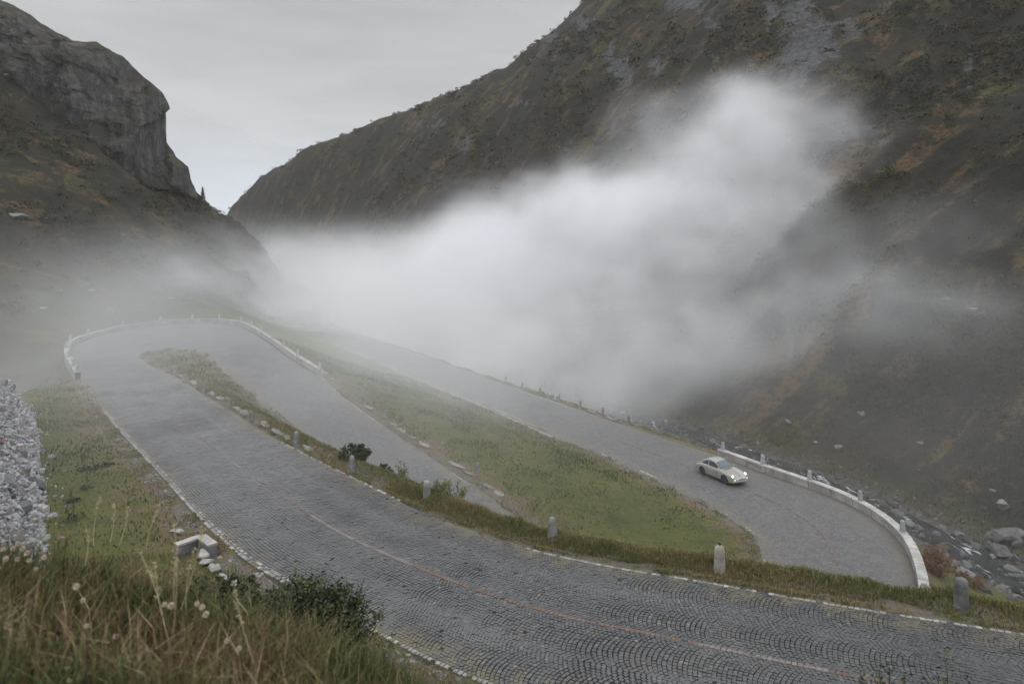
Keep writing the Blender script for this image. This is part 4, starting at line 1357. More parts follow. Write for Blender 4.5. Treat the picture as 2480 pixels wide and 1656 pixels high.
M_BARK = stone_mat('twig_bark', (.035, .028, .02), (.08, .065, .05), None, 2, .01)
M_LEAF_DARK = leaf_mat('dark_leaves', [(0, (.015, .020, .010)), (.5, (.030, .042, .016)), (.85, (.050, .066, .022)), (1, (.085, .085, .028))])
M_LEAF_COVER = leaf_mat('cover_leaves', [(0, (.022, .032, .011)), (.5, (.040, .060, .018)), (.8, (.065, .085, .026)), (.92, (.09, .06, .02)), (1, (.12, .045, .03))])
M_LEAF_WILLOW = leaf_mat('willow_leaves', [(0, (.06, .075, .025)), (.6, (.10, .115, .04)), (1, (.15, .14, .05))])
M_LEAF_RUST = leaf_mat('rusty_leaves', [(0, (.055, .025, .012)), (.5, (.12, .05, .02)), (.8, (.15, .075, .03)), (1, (.09, .075, .025))])


def shrub(name, loc, w, d, h, nstem, nleaf, lsize, mat, label, seed, group=None, up=.5, aspect=.5):
    r = np.random.default_rng(seed)
    root = empty(name, tuple(loc)); tag(root, label, 'shrub', group)
    paths, rad, lc, lv = [], [], [], []
    for i in range(nstem):
        a = r.uniform(0, 6.283); e_ = np.sqrt(r.random())
        tip = np.array([math.cos(a) * w * .5 * e_, math.sin(a) * d * .5 * e_, h * r.uniform(.55, 1.0) * (1 - .45 * e_ ** 2)])
        b0 = np.array([tip[0] * .25, tip[1] * .25, -.15])
        mid = b0 * .5 + tip * .5 + np.array([0, 0, h * .10]) + r.normal(0, .06 * h, 3)
        t = np.linspace(0, 1, 8)[:, None]
        p = b0 * (1 - t) ** 2 + 2 * mid * t * (1 - t) + tip * t ** 2
        paths.append(p); rad.append(np.linspace(.012, .003, 8) * max(h, .6))
        m = nleaf // nstem
        tq = r.uniform(.10, 1.05, m) ** up
        c = b0 * (1 - tq[:, None]) ** 2 + 2 * mid * (tq * (1 - tq))[:, None] + tip * (tq ** 2)[:, None]
        spread = (.12 * h * (1.2 - .7 * tq))[:, None]
        lc.append(c + r.normal(0, 1, (m, 3)) * spread)
        lv.append(np.clip(r.normal(.25 + .35 * r.random(), .22, m) + .25 * (tq - .6), 0, 1))
    V, Fq = tubes(paths, rad, 4)
    mesh_obj('stem', V, Fq, M_BARK, parent=root)
    V, Fq, v = leaves(np.concatenate(lc), lsize, r, .3, aspect, np.concatenate(lv))
    mesh_obj('foliage', V, Fq, mat, parent=root, attrs={'var': v}, smooth=False)
    return root


def along(U, V, d): return W(U, V, d)


def shrub_top(name, U, Vtop, d, w, dp, nstem, nleaf, ls, mat, label, seed, group=None, up=.5, aspect=.5, lift=1.12):
    x = (U - CX) / F * d; z = gz1(x, d)
    h = ((HY - Vtop) / F * d - z) * lift
    return shrub(name, (x, d, z - .05), w, dp, h, nstem, nleaf, ls, mat, label, seed, group, up, aspect)


# dark bush behind the grey bollard, on the drop below the verge
shrub_top('bush', 862, 1074, 31.6, 1.5, 1.2, 22, 3600, .13, M_LEAF_DARK, 'dark leafy bush behind the grey bollard on the upper road verge', 1)
shrub_top('bush', 922, 1128, 30.3, 1.6, 1.2, 20, 2600, .11, M_LEAF_DARK, 'low dark bush trailing right of the larger dark bush', 2)
gsap = 'leafy saplings beyond the verge'
for i, (U, V, d, w_, n_, lab) in enumerate([(974, 1112, 28.6, .6, 420, 'tallest thin sapling left of the bollard, standing before the middle road'), (1008, 1165, 27.6, 1.0, 600, 'small leafy sapling close on the left of the flat-topped bollard'), (1066, 1160, 26.6, 1.0, 800, 'leafy sapling close on the right of the flat-topped bollard'), (1100, 1158, 26.0, 1.0, 700, 'rightmost leafy sapling beside the flat-topped bollard')]):
    shrub_top('sapling', U, V, d, w_, w_ * .8, 9, n_, .10, M_LEAF_WILLOW, lab, 10 + i, gsap, .7, .32)
p = hit_ground(2270, 1392, 24); shrub('bush', p, 2.4, 1.7, 1.75, 30, 2600, .16, M_LEAF_RUST, 'rusty autumn bush between the parapet end and the stream', 20, None, .6, .22)
p = hit_ground(2345, 1420, 22); shrub('bush', p, 2.0, 1.4, .9, 24, 1500, .14, M_LEAF_RUST, 'low rusty bush behind the thick dark bollard', 21, None, .6, .22)
gfb = 'dark leafy bushes at the foot of the near bank'
for i, (U, V, d, w_, h_, n_, lab) in enumerate([(670, 1560, 7.6, 1.2, .74, 5200, 'dark leafy bush left of the tallest bush on the near bank'), (760, 1570, 7.4, .85, .90, 4200, 'tallest dark leafy bush standing against the setts'), (835, 1570, 7.2, .8, .66, 2800, 'rightmost dark leafy bush of the near bank cluster'), (585, 1520, 7.8, 1.2, .42, 3600, 'leftmost dark leafy bush below the white gutter stones'), (515, 1465, 8.2, 1.0, .38, 3000, 'small dark bush beneath the drain head')]):
    shrub('bush', along(U, V, d), w_, w_ * .8, h_, 22, n_, .048, M_LEAF_DARK, lab, 30 + i, gfb, .8, .5)
gtw = 'bare leafy twigs at the lower right corner'
for i, (U, h_, lab) in enumerate([(2010, .22, 'leftmost leafy twig poking up at the lower right edge'), (2080, .28, 'low leafy twig between the two tallest at the lower right edge'), (2140, .36, 'tallest leafy twig at the lower right edge'), (2190, .26, 'leafy twig right of the tallest one at the lower right edge'), (2275, .40, 'leafy twig near the corner of the lower right edge'), (2330, .24, 'rightmost leafy twig at the lower right edge')]):
    base = along(U, 1716, 4.6)
    shrub('leafy_twig', base, .16, .16, h_ + .02, 4, 130, .03, M_LEAF_DARK, lab, 50 + i, gtw, .8, .5)

# pine on the left ridge
def pine(loc, h, seed, label):
    r = np.random.default_rng(seed)
    root = empty('pine_tree', tuple(loc)); tag(root, label, 'tree')
    V, Fq = tubes([np.array([[0, 0, -.6], [0, 0, h * .5], [.02, 0, h]])], [np.array([.09, .06, .015])], 6)
    mesh_obj('trunk', V, Fq, M_BARK, parent=root)
    cs_, nn_ = [], []
    for L_ in range(15):
        z = h * (.10 + .88 * L_ / 15); rad = (h * .24) * (1 - L_ / 15.5) * r.uniform(.75, 1.1)
        for b in range(9):
            a = r.uniform(0, 6.283); m = 26
            t = r.random(m)
            q = np.stack([np.cos(a) * rad * t, np.sin(a) * rad * t, z - .22 * rad * t + r.normal(0, .03, m)], -1) + r.normal(0, .045, (m, 3))
            cs_.append(q)
    V, Fq, v = leaves(np.concatenate(cs_), .24, r, .5, .35)
    mesh_obj('crown', V, Fq, M_LEAF_DARK, parent=root, attrs={'var': v}, smooth=False)


g_ = hit_ground(491, 484, 100)
pz_ = W(491, 482, 194.0)
pine((pz_[0], pz_[1], pz_[2] - .3), 3.9, 4, 'small dark pine standing alone on the left ridge below the cliff')

# power cables between the cliff and the far mountain
M_CABLE = NT('cable_metal').m; M_CABLE.node_tree.nodes['Principled BSDF'].inputs['Base Color'].default_value = (.16, .16, .17, 1)
for i, (a_, b_, lab) in enumerate([((408, 222), (772, 352), 'uppermost thin power cable crossing the sky from the cliff'), ((409, 232), (760, 360), 'middle thin power cable crossing the sky from the cliff'), ((407, 246), (742, 366), 'lowest thin power cable crossing the sky from the cliff')]):
    A_ = W(a_[0] - 22, a_[1] + 2, 190); B_ = W(b_[0], b_[1] + 14, 366)
    t = np.linspace(0, 1, 40)[:, None]
    P_ = A_ * (1 - t) + B_ * t; P_[:, 2] -= (4.5 * 4 * t * (1 - t))[:, 0]
    V, Fq = tubes([P_], [np.full(40, .012)], 4)
    o = mesh_obj('power_cable', V, Fq, M_CABLE); tag(o, lab, 'cable', 'power cables above the valley')


# ------------------------------------------------------------------ grass
def blades(P_, h, w, r, lean=.35, droop=.35, wind=(0, 0)):
    n = len(P_)
    a = r.uniform(0, 6.283, n)
    side = np.stack([np.cos(a), np.sin(a), np.zeros(n)], -1)
    d = r.uniform(0, 6.283, n)
    ln = np.stack([np.cos(d) + wind[0], np.sin(d) + wind[1], np.zeros(n)], -1) * (r.random(n) * lean)[:, None]
    h = h[:, None]; w = w[:, None]
    mid = P_ + (ln * .35 + np.array([0, 0, .62])) * h
    tip = P_ + (ln * (1 + droop) + np.array([0, 0, 1.0]) * (1 - .35 * np.linalg.norm(ln, axis=1))[:, None]) * h
    V = np.stack([P_ - side * w * .5, P_ + side * w * .5, mid + side * w * .36, mid - side * w * .36, tip], 1).reshape(-1, 3)
    o = np.arange(n)[:, None] * 5
    return V, o + np.array([[0, 1, 2, 3]]), o + np.array([[3, 2, 4]])


def grass_obj(name, P_, h, w, mat, r, var, label, lean=.35, droop=.35, wind=(0, 0)):
    V, q, t = blades(P_, h, w, r, lean, droop, wind)
    o = mesh_obj(name, V, [q, t], mat, attrs={'var': np.repeat(var, 5)}, smooth=False)
    tag(o, label, None, None, 'stuff')
    return o


GR_STOPS = [(0, (.036, .030, .014)), (.22, (.055, .066, .020)), (.45, (.085, .095, .030)), (.62, (.135, .120, .050)), (.80, (.20, .15, .075)), (.93, (.155, .078, .042)), (1, (.26, .21, .13))]
M_GRASS = leaf_mat('grass_blades', GR_STOPS, .75)

M_BANK = leaf_mat('bank_grass_blades', [(0, (.018, .014, .008)), (.22, (.030, .040, .010)), (.42, (.052, .068, .016)), (.60, (.088, .088, .028)), (.80, (.128, .104, .048)), (.90, (.105, .048, .026)), (1, (.24, .19, .115))], .8)

# long grass on the outer verge of the upper road
r_ = np.random.default_rng(11)
n = 52000
par_ = r_.uniform(0, 12.6, n); par_ = np.where(r_.random(n) < .55, r_.uniform(0, 8.5, n), par_)
off_ = r_.normal(1.0, .55, n)
nearp = par_ < 8.8
edgein = .15 + .45 * fbm(np.stack([par_ * 3, par_ * 0, par_ * 0], -1), 1.0, 3, 91)
grow = np.interp(par_, [0, 2.2, 3, 4.5, 5.2, 6, 7, 8, 9, 12.6], [.3, .15, .1, .35, -.25, -.45, -.3, 0, .15, .15])
off_ = np.maximum(off_, grow + edgein + r_.exponential(.10, n))
keep = off_ < 2.8
P_ = edge_pt(par_[keep], 'B', 0.0)
E2 = edge_pt(par_[keep], 'B', 1.0)
P_ = P_ + (E2 - P_) * off_[keep][:, None]
P_[:, 2] = np.where(off_[keep] < .35, P_[:, 2], ground_z(P_[:, :2]))
cl_ = fbm(P_, .9, 3, 14)
hh = np.clip(.10 + .12 * sstep(.15, .8, off_[keep]) + .15 * cl_, .04, .36) * r_.uniform(.5, 1.15, len(P_))
hh *= np.where(off_[keep] < .3, .45, 1)
vv = np.clip(.54 + .42 * fbm(P_, .45, 3, 24) + r_.normal(0, .15, len(P_)), 0, 1)
grass_obj('verge_grass', P_, hh, .012 + .012 * r_.random(len(P_)), M_GRASS, r_, vv, 'long yellow and green grass along the outer verge of the upper road', .55, .5)

# tussocks over the meadow between the roads, the island and the left strip
n = 150000
mx = r_.uniform(-45, 22, n); my = r_.uniform(18, 86, n)
keep = r_.random(n) < np.clip(40 / my, .25, 1)
q = np.stack([mx, my], -1)[keep]
zz, rd_, sd_, sz_, mt_, rt_ = ground_z(q, True, True)
ok = (rd_ > .55 + .4 * (r_.random(len(rd_)) < .5)) & (q[:, 0] < 22)
# leave out the slope right of the lower road and the rubble
vx = np.interp(q[:, 1], [30, 40, 50, 65, 83, 105], [26, 26, 24, 19, 12, 2])
ok &= q[:, 0] < vx
ru = np.interp(q[:, 1], [p[1] for p in RUB], [p[0] for p in RUB])
ok &= ~((q[:, 1] < 50) & (q[:, 0] < ru + .1))
q, zz, rd_ = q[ok], zz[ok], rd_[ok]
P_ = np.column_stack([q, zz])
cl_ = fbm(P_, .55, 3, 31)
hh = np.clip(.075 + .20 * cl_, .03, .36) * r_.uniform(.5, 1.4, len(P_)) * np.interp(q[:, 1], [18, 60], [1, 1.7])
vv = np.clip(.34 + .36 * fbm(P_, .16, 4, 37) + .18 * fbm(P_, 1.0, 3, 38) + r_.normal(0, .10, len(P_)) + .25 * sstep(1.8, .7, rd_), 0, .9)
grass_obj('meadow_grass', P_, hh, (.025 + .03 * r_.random(len(P_))) * np.interp(q[:, 1], [18, 60], [.8, 2.2]), M_GRASS, r_, vv, 'short green and olive grass covering the meadow between the roads', .9, .5)

# coarse heath grass on the slope beyond the stream
n = 90000
sy = 34 * (120 / 34.) ** r_.random(n); q = np.stack([r_.uniform(-.15, .95, n) * sy, sy], -1)
vx = np.interp(q[:, 1], [8, 22, 32, 40, 50, 65, 83, 105, 130], [60, 45, 36, 31.2, 29.8, 25.5, 17.5, 5, -10])
m_ = (q[:, 0] > vx + 2.0); q = q[m_]
z_ = ground_z(q); P_ = np.column_stack([q, z_])
kp_ = fbm(P_, .12, 4, 44) + r_.normal(0, .12, len(P_)) > -.12; P_ = P_[kp_]
hh = np.clip(.20 + .25 * fbm(P_, .5, 3, 45), .06, .6) * r_.uniform(.5, 1.3, len(P_)) * np.interp(P_[:, 1], [35, 110], [1, 1.5])
vv = np.clip(.42 + .55 * fbm(P_, .14, 4, 46) + r_.normal(0, .13, len(P_)), 0, 1)
M_HEATHG = leaf_mat('heath_grass', [(0, (.018, .018, .009)), (.3, (.034, .036, .013)), (.55, (.055, .046, .020)), (.75, (.088, .060, .028)), (.9, (.075, .036, .018)), (1, (.12, .09, .05))], .9)
grass_obj('heath_grass', P_, hh, .05 + .07 * r_.random(len(P_)), M_HEATHG, r_, vv, 'coarse brown heath grass on the slope beyond the stream', .9, .6)

# near bank: blades of many lengths, out of focus
n = 120000
d_ = r_.uniform(1.7, 6.2, n) ** 1.0
bx = r_.uniform(-.95, .12, n) * d_
q = np.stack([bx, d_], -1)
z_ = ground_z(q)
P_ = np.column_stack([q, z_ - .02])
cl_ = fbm(P_, 1.6, 3, 71)
tall = r_.random(n) < .09
hh = np.where(tall, r_.uniform(.22, .42, n), np.clip(.14 + .22 * cl_, .05, .36) * r_.uniform(.4, 1.3, n))
vv = np.clip(.30 + 1.0 * fbm(P_, 1.5, 3, 72) + r_.normal(0, .15, n) + tall * r_.uniform(-.1, .5, n), 0, 1)
red = sstep(.1, .5, fbm(P_, 1.3, 2, 75)) * (r_.random(n) < .5)
vv = np.where(red > .5, r_.uniform(.86, .96, n), vv)
grass_obj('bank_grass', P_, hh, .004 + .004 * r_.random(n), M_BANK, r_, vv, 'tangled brown and green grass on the near bank', .5, .45)
# the same turf to either side of the view
n = 52000
d_ = r_.uniform(.6, 6.4, n)
bx = np.where(r_.random(n) < .7, r_.uniform(-2.6, -.85, n), r_.uniform(.05, 1.3, n)) * np.maximum(d_, 1.6)
q = np.stack([bx, d_], -1); z_ = ground_z(q)
P_ = np.column_stack([q, z_ - .02])
hh = np.clip(.15 + .2 * fbm(P_, 1.6, 3, 71), .05, .34) * r_.uniform(.4, 1.2, n)
vv = np.clip(.34 + 1.0 * fbm(P_, 1.5, 3, 72) + r_.normal(0, .15, n), 0, 1)
grass_obj('bank_grass', P_, hh, .007 + .006 * r_.random(n), M_BANK, r_, vv, 'mixed grass on the bank beside the viewpoint', .5, .45)
# broad-leaved ground cover between the blades
m = 9000
dd = r_.uniform(1.8, 5.4, m); q = np.stack([r_.uniform(-.92, .1, m) * dd, dd], -1)
zc = ground_z(q); keep = fbm(np.column_stack([q, zc]), 1.8, 3, 93) > -.05
q, zc = q[keep], zc[keep]
lc_ = np.column_stack([q, zc + r_.uniform(.02, .16, len(q))])
V, Fq, v = leaves(lc_, .032, r_, .55, .6)
o = mesh_obj('ground_cover', V, Fq, M_LEAF_COVER, attrs={'var': v}, smooth=False)
tag(o, 'low broad green leaves between the grass of the near bank', None, None, 'stuff')
# the steep face of the bank further down and the strip beside the road
n = 60000
q = np.stack([r_.uniform(-15, 4, n), r_.uniform(5.5, 22, n)], -1)
zz, rd_, *_ = ground_z(q, True, True)
ok = rd_ > .32 + .55 * sstep(-.1, .35, fbm(np.column_stack([q, zz]), .9, 3, 85))
q, zz = q[ok], zz[ok]
P_ = np.column_stack([q, zz])
vv = np.clip(.40 + .45 * fbm(P_, .5, 3, 82) + r_.normal(0, .14, len(P_)), 0, 1)
hh = np.clip(.16 + .14 * fbm(P_, .8, 3, 83), .06, .4) * r_.uniform(.5, 1.2, len(P_))
grass_obj('slope_grass', P_, hh, .010 + .012 * r_.random(len(P_)), M_GRASS, r_, vv, 'rough grass on the bank face beside the upper road', .8, .6)

# ragged dry grass and grit along every road edge
r_ = np.random.default_rng(17)
n = 90000
par_ = r_.uniform(0, 54, n); sd_ = r_.random(n) < .5
par_ = np.where(r_.random(n) < .35, r_.uniform(1, 13, n), par_)
off_ = r_.exponential(.42, n) - .06
res = []
for sd, m in (('A', sd_), ('B', ~sd_)):
    q = edge_pt(par_[m], sd, 0.0); q1 = edge_pt(par_[m], sd, 1.0)
    q = q + (q1 - q) * off_[m][:, None]
    wall = ((par_[m] > 13.9) & (par_[m] < 27.3)) if sd == 'A' else ((par_[m] > 33.5) & (par_[m] < 45.6))
    ptc = fbm(q, .7, 3, 57)
    keep = (ptc + r_.normal(0, .10, len(q)) > .02 + .25 * (off_[m] < .08)) & ~wall & (off_[m] < 1.7)
    z_ = ground_z(q[:, :2]); q[:, 2] = np.where(off_[m] < .1, q[:, 2], z_)
    res.append(q[keep])
P_ = np.concatenate(res)
vv = np.clip(.62 + .35 * fbm(P_, .5, 3, 58) + r_.normal(0, .12, len(P_)), 0, 1)
hh = r_.uniform(.04, .15, len(P_)) * np.interp(P_[:, 1], [15, 60], [1, 1.5])
grass_obj('edge_grass', P_, hh, (.012 + .014 * r_.random(len(P_))) * np.interp(P_[:, 1], [15, 60], [1, 2.2]), M_GRASS, r_, vv, 'short dry grass fringing the road edges', 1.0, .6)
ng_ = 2600
par_ = r_.uniform(.5, 54, ng_); par_ = np.where(r_.random(ng_) < .5, r_.uniform(1, 13, ng_), par_)
pa_ = edge_pt(par_, 'A', .0); pa1 = edge_pt(par_, 'A', 1.0); o_ = r_.exponential(.3, ng_) + .02
pa_ = pa_ + (pa1 - pa_) * o_[:, None]
ok = ~((par_ > 13.9) & (par_ < 27.3)) & (o_ < 1.4)
pa_ = pa_[ok]; pa_[:, 2] = ground_z(pa_[:, :2])
o = scatter_stones('grit', pa_, r_.gamma(1.6, .018, len(pa_)) + .015, 77, mat_stones('grit_stone', [(0, (.07, .068, .064)), (.6, (.14, .135, .13)), (1, (.27, .26, .25))]))
tag(o, 'small loose stones along the road edges', None, None, 'stuff')

# pale grass stems standing above the near bank
M_STEM = leaf_mat('pale_grass_stem', [(0, (.25, .22, .13)), (1, (.36, .32, .2))])
C6 = lambda x, y: (x / 2.82, 1100 + y / 2.82)
for i, (b, t, d, lab) in enumerate([((1180, 1240), (1190, 465), 3.3, 'tallest pale grass stem in the middle of the near bank'), ((1200, 1180), (1215, 640), 3.35, 'pale grass stem close right of the tallest stem'), ((1235, 1060), (1385, 480), 3.5, 'pale grass stem leaning right over the drain head'), ((1270, 1100), (1330, 640), 3.5, 'shorter pale stem between the leaning stems'),
                                    ((1130, 1200), (940, 640), 3.2, 'pale grass stem bending left from the tall clump'), ((1160, 1300), (1060, 740), 3.1, 'pale stem rising between the bent stem and the tallest'), ((815, 620), (868, 365), 4.3, 'pale grass stem against the left grass strip, rightmost of three'), ((640, 620), (690, 290), 4.3, 'pale grass stem against the left grass strip, tallest of three'), ((750, 600), (775, 340), 4.3, 'pale grass stem against the left grass strip, middle of three'), ((1000, 640), (1110, 320), 4.2, 'thin pale stem leaning towards the white road edge'),
                                    ((580, 760), (590, 500), 4.0, 'short pale stem at the left of the near bank'), ((1760, 1500), (1600, 880), 3.0, 'pale stem standing before the dark bushes')]):
    A_, B_ = W(*C6(*b), d), W(*C6(*t), d + .1)
    tq = np.linspace(0, 1, 9)[:, None]
    bend = np.array([.03 * (-1) ** i, 0, .02])
    Pp = A_ * (1 - tq) + B_ * tq + bend * (tq * (1 - tq) * 2)
    V, Fq = tubes([Pp - A_], [np.linspace(.0028, .0012, 9)], 5)
    rr = np.random.default_rng(400 + i); m = 60
    tt2 = rr.uniform(.55, 1.0, m)
    c = A_ * (1 - tt2[:, None]) + B_ * tt2[:, None] + bend * (tt2 * (1 - tt2) * 2)[:, None] - A_ + rr.normal(0, .006, (m, 3))
    root = empty('grass_stem', tuple(A_)); tag(root, lab, 'grass stem', 'pale grass stems on the near bank')
    mesh_obj('stalk', V, Fq, M_STEM, parent=root, attrs={'var': rr.random(len(Fq))})
    V, Fq, v = leaves(c, .018, rr, 0, .3); mesh_obj('seed_spike', V, Fq, M_STEM, parent=root, attrs={'var': v}, smooth=False)

# cream seed heads
M_HEAD = leaf_mat('cream_petals', [(0, (.38, .33, .24)), (.5, (.52, .46, .36)), (1, (.62, .56, .46))])
M_HEADP = leaf_mat('pink_petals', [(0, (.36, .20, .2)), (1, (.56, .40, .38))])
M_STALK = leaf_mat('flower_stalk', [(0, (.05, .05, .02)), (1, (.10, .09, .04))])
proto_f = None
fl = [(20, 650, 'cream flower head at the far left of the top row'), (85, 642, 'small cream flower head in the top left row'), (122, 614, 'topmost cream flower head of the left cluster'), (152, 645, 'largest cream flower head of the left cluster'), (185, 676, 'cream flower head just below the left cluster'), (40, 716, 'dim cream flower head at the left edge, second row'), (120, 718, 'cream flower head under the left cluster'), (196, 727, 'cream flower head right under the left cluster'),
      (300, 706, 'lone cream flower head right of the left cluster'), (248, 786, 'lone cream flower head below the left cluster'), (520, 905, 'small white flower head in the middle of the near bank'), (568, 1000, 'cream flower head left of the tall stems'), (45, 1170, 'white flower head low at the left edge'), (592, 1174, 'round cream flower head in the lower middle of the bank'), (790, 1245, 'pink flower head in the lower middle of the bank'),
      (1122, 1026, 'cream flower head just left of the tallest stem'), (1166, 1036, 'cream flower head touching the tallest stem'), (1345, 1022, 'upper one of three cream flower heads right of the stems'), (1380, 1046, 'middle one of three cream flower heads right of the stems'), (1405, 1096, 'lowest of three cream flower heads right of the stems'), (1548, 1278, 'small cream flower head before the brown grass'), (1632, 1328, 'cream flower head low before the brown grass')]
for i, (x, y, lab) in enumerate(fl):
    d = 3.3 if y < 800 else 2.75
    hp = W(*C6(x, y), d)
    rr = np.random.default_rng(500 + i)
    root = empty('flower', tuple(hp - (0, 0, .22))); tag(root, lab, 'flower', 'cream flower heads on the near bank')
    V, Fq = tubes([np.array([[rr.normal(0, .02), 0, -.02], [rr.normal(0, .01), 0, .11], [0, 0, .22]])], [np.array([.0022, .002, .0016])], 5)
    mesh_obj('stalk', V, Fq, M_STALK, parent=root, attrs={'var': rr.random(len(Fq))})
    m = 130; dn = rr.normal(size=(m, 3)); dn /= np.linalg.norm(dn, axis=1)[:, None]
    rad = .0105 * rr.uniform(.8, 1.2)
    a_ = dn; b_ = np.cross(dn, rr.normal(size=(m, 3))); b_ /= np.linalg.norm(b_, axis=1)[:, None]
    c0 = np.array([0, 0, .222])
    V = np.stack([c0 + a_ * rad * .3, c0 + a_ * rad * .8 + b_ * rad * .22, c0 + a_ * rad * 1.15, c0 + a_ * rad * .8 - b_ * rad * .22], 1).reshape(-1, 3)
    mesh_obj('flower_head', V, np.arange(m * 4).reshape(-1, 4), M_HEADP if i == 14 else M_HEAD, parent=root, attrs={'var': rr.random(m)}, smooth=False)

# dock plants on the left strip
gd = 'brown dock stalks on the left grass strip'
M_DOCK = leaf_mat('dock_brown', [(0, (.05, .03, .02)), (1, (.10, .06, .035))])
for i, (U, V, h_, lab) in enumerate([(200, 1133, .75, 'brown dock stalk, farthest on the left grass strip'), (210, 1180, .8, 'brown dock stalk with dark leaves in the middle of the strip'), (260, 1120, .7, 'brown dock stalk nearest the white road edge'), (172, 1212, .55, 'short brown dock stalk near the rubble bank'), (178, 1250, .6, 'brown dock stalk above the near bank'), (225, 1128, .5, 'small brown dock stalk between the two tall ones')]):
    p = on1(U, V, .15); p[2] = gz1(p[0], p[1])
    rr = np.random.default_rng(600 + i)
    root = empty('dock_plant', tuple(p)); tag(root, lab, 'plant', gd)
    Vv, Fq = tubes([np.array([[0, 0, -.05], [.02, 0, h_ * .5], [.0, .02, h_]])], [np.array([.012, .010, .006])], 5)
    mesh_obj('stalk', Vv, Fq, M_DOCK, parent=root, attrs={'var': rr.random(len(Fq))})
    c = np.stack([rr.normal(0, .025, 90), rr.normal(0, .025, 90), h_ * rr.uniform(.45, 1, 90)], -1)
    Vv, Fq, v = leaves(c, .05, rr, 0, .5); mesh_obj('seed_spike', Vv, Fq, M_DOCK, parent=root, attrs={'var': v}, smooth=False)
    c = np.stack([rr.normal(0, .16, 40), rr.normal(0, .16, 40), rr.uniform(.03, .14, 40)], -1)
    Vv, Fq, v = leaves(c, .2, rr, .6, .4); mesh_obj('leaf_rosette', Vv, Fq, M_LEAF_DARK, parent=root, attrs={'var': v * .9}, smooth=False)

# ------------------------------------------------------------------ heath and alder scrub over both valley sides
def scrub(name, pts, size, r, mat, label, per=34, hfac=.75):
    Vs, Fs, As = [], [], []; o = 0
    n = len(pts)
    dn = r.normal(size=(n, per, 3)); dn /= np.linalg.norm(dn, axis=2)[:, :, None]; dn[:, :, 2] = np.abs(dn[:, :, 2])
    rad = r.uniform(.45, 1.0, (n, per)) ** .5
    c = pts[:, None, :] + dn * (rad[:, :, None] * size[:, None, None]) * np.array([1, 1, hfac])
    base = r.random(n)
    var = np.clip(base[:, None] * .7 + r.normal(.12, .14, (n, per)), 0, 1)
    V, Fq, v = leaves(c.reshape(-1, 3), np.repeat(size * .42, per), r, 0, .7, var.ravel())
    o = mesh_obj(name, V, Fq, mat, attrs={'var': v}, smooth=False)
    tag(o, label, None, None, 'stuff')


M_SCRUB = leaf_mat('scrub_leaves', [(0, (.016, .0185, .010)), (.35, (.027, .030, .014)), (.6, (.042, .040, .018)), (.8, (.060, .046, .022)), (.93, (.082, .052, .024)), (1, (.105, .058, .024))], .9)
r_ = np.random.default_rng(21)
# candidates straight from the terrain sheet, so that density follows what is visible
cand = np.where((MT > .35) & (YY > 40) & (np.abs(XX / np.maximum(YY, 1)) < 1.0))[0]
m1 = fbm(TV[cand], 1 / 20., 4, 61); m2 = fbm(TV[cand] * np.array([1, .4, .6]), 1 / 9., 3, 63)
wgt = (sstep(.00, .16, m1 + .5 * m2) + .10) * np.clip(1 - ROCK[cand] * 1.1, 0, 1)
pick = r_.choice(cand, 30000, p=wgt / wgt.sum())
pts = TV[pick] + r_.normal(0, 1, (len(pick), 3)) * np.array([.004, .006, 0]) * YY[pick][:, None]
dist = YY[pick]
size = np.clip(dist * .0052, .28, 1.05) * r_.uniform(.5, 1.9, len(pick))
pts[:, 2] = ground_z(pts[:, :2]) - .12
scrub('scrub', pts, size, r_, M_SCRUB, 'dark heath and alder scrub covering both valley sides', 28)
print('scrub', len(pick))

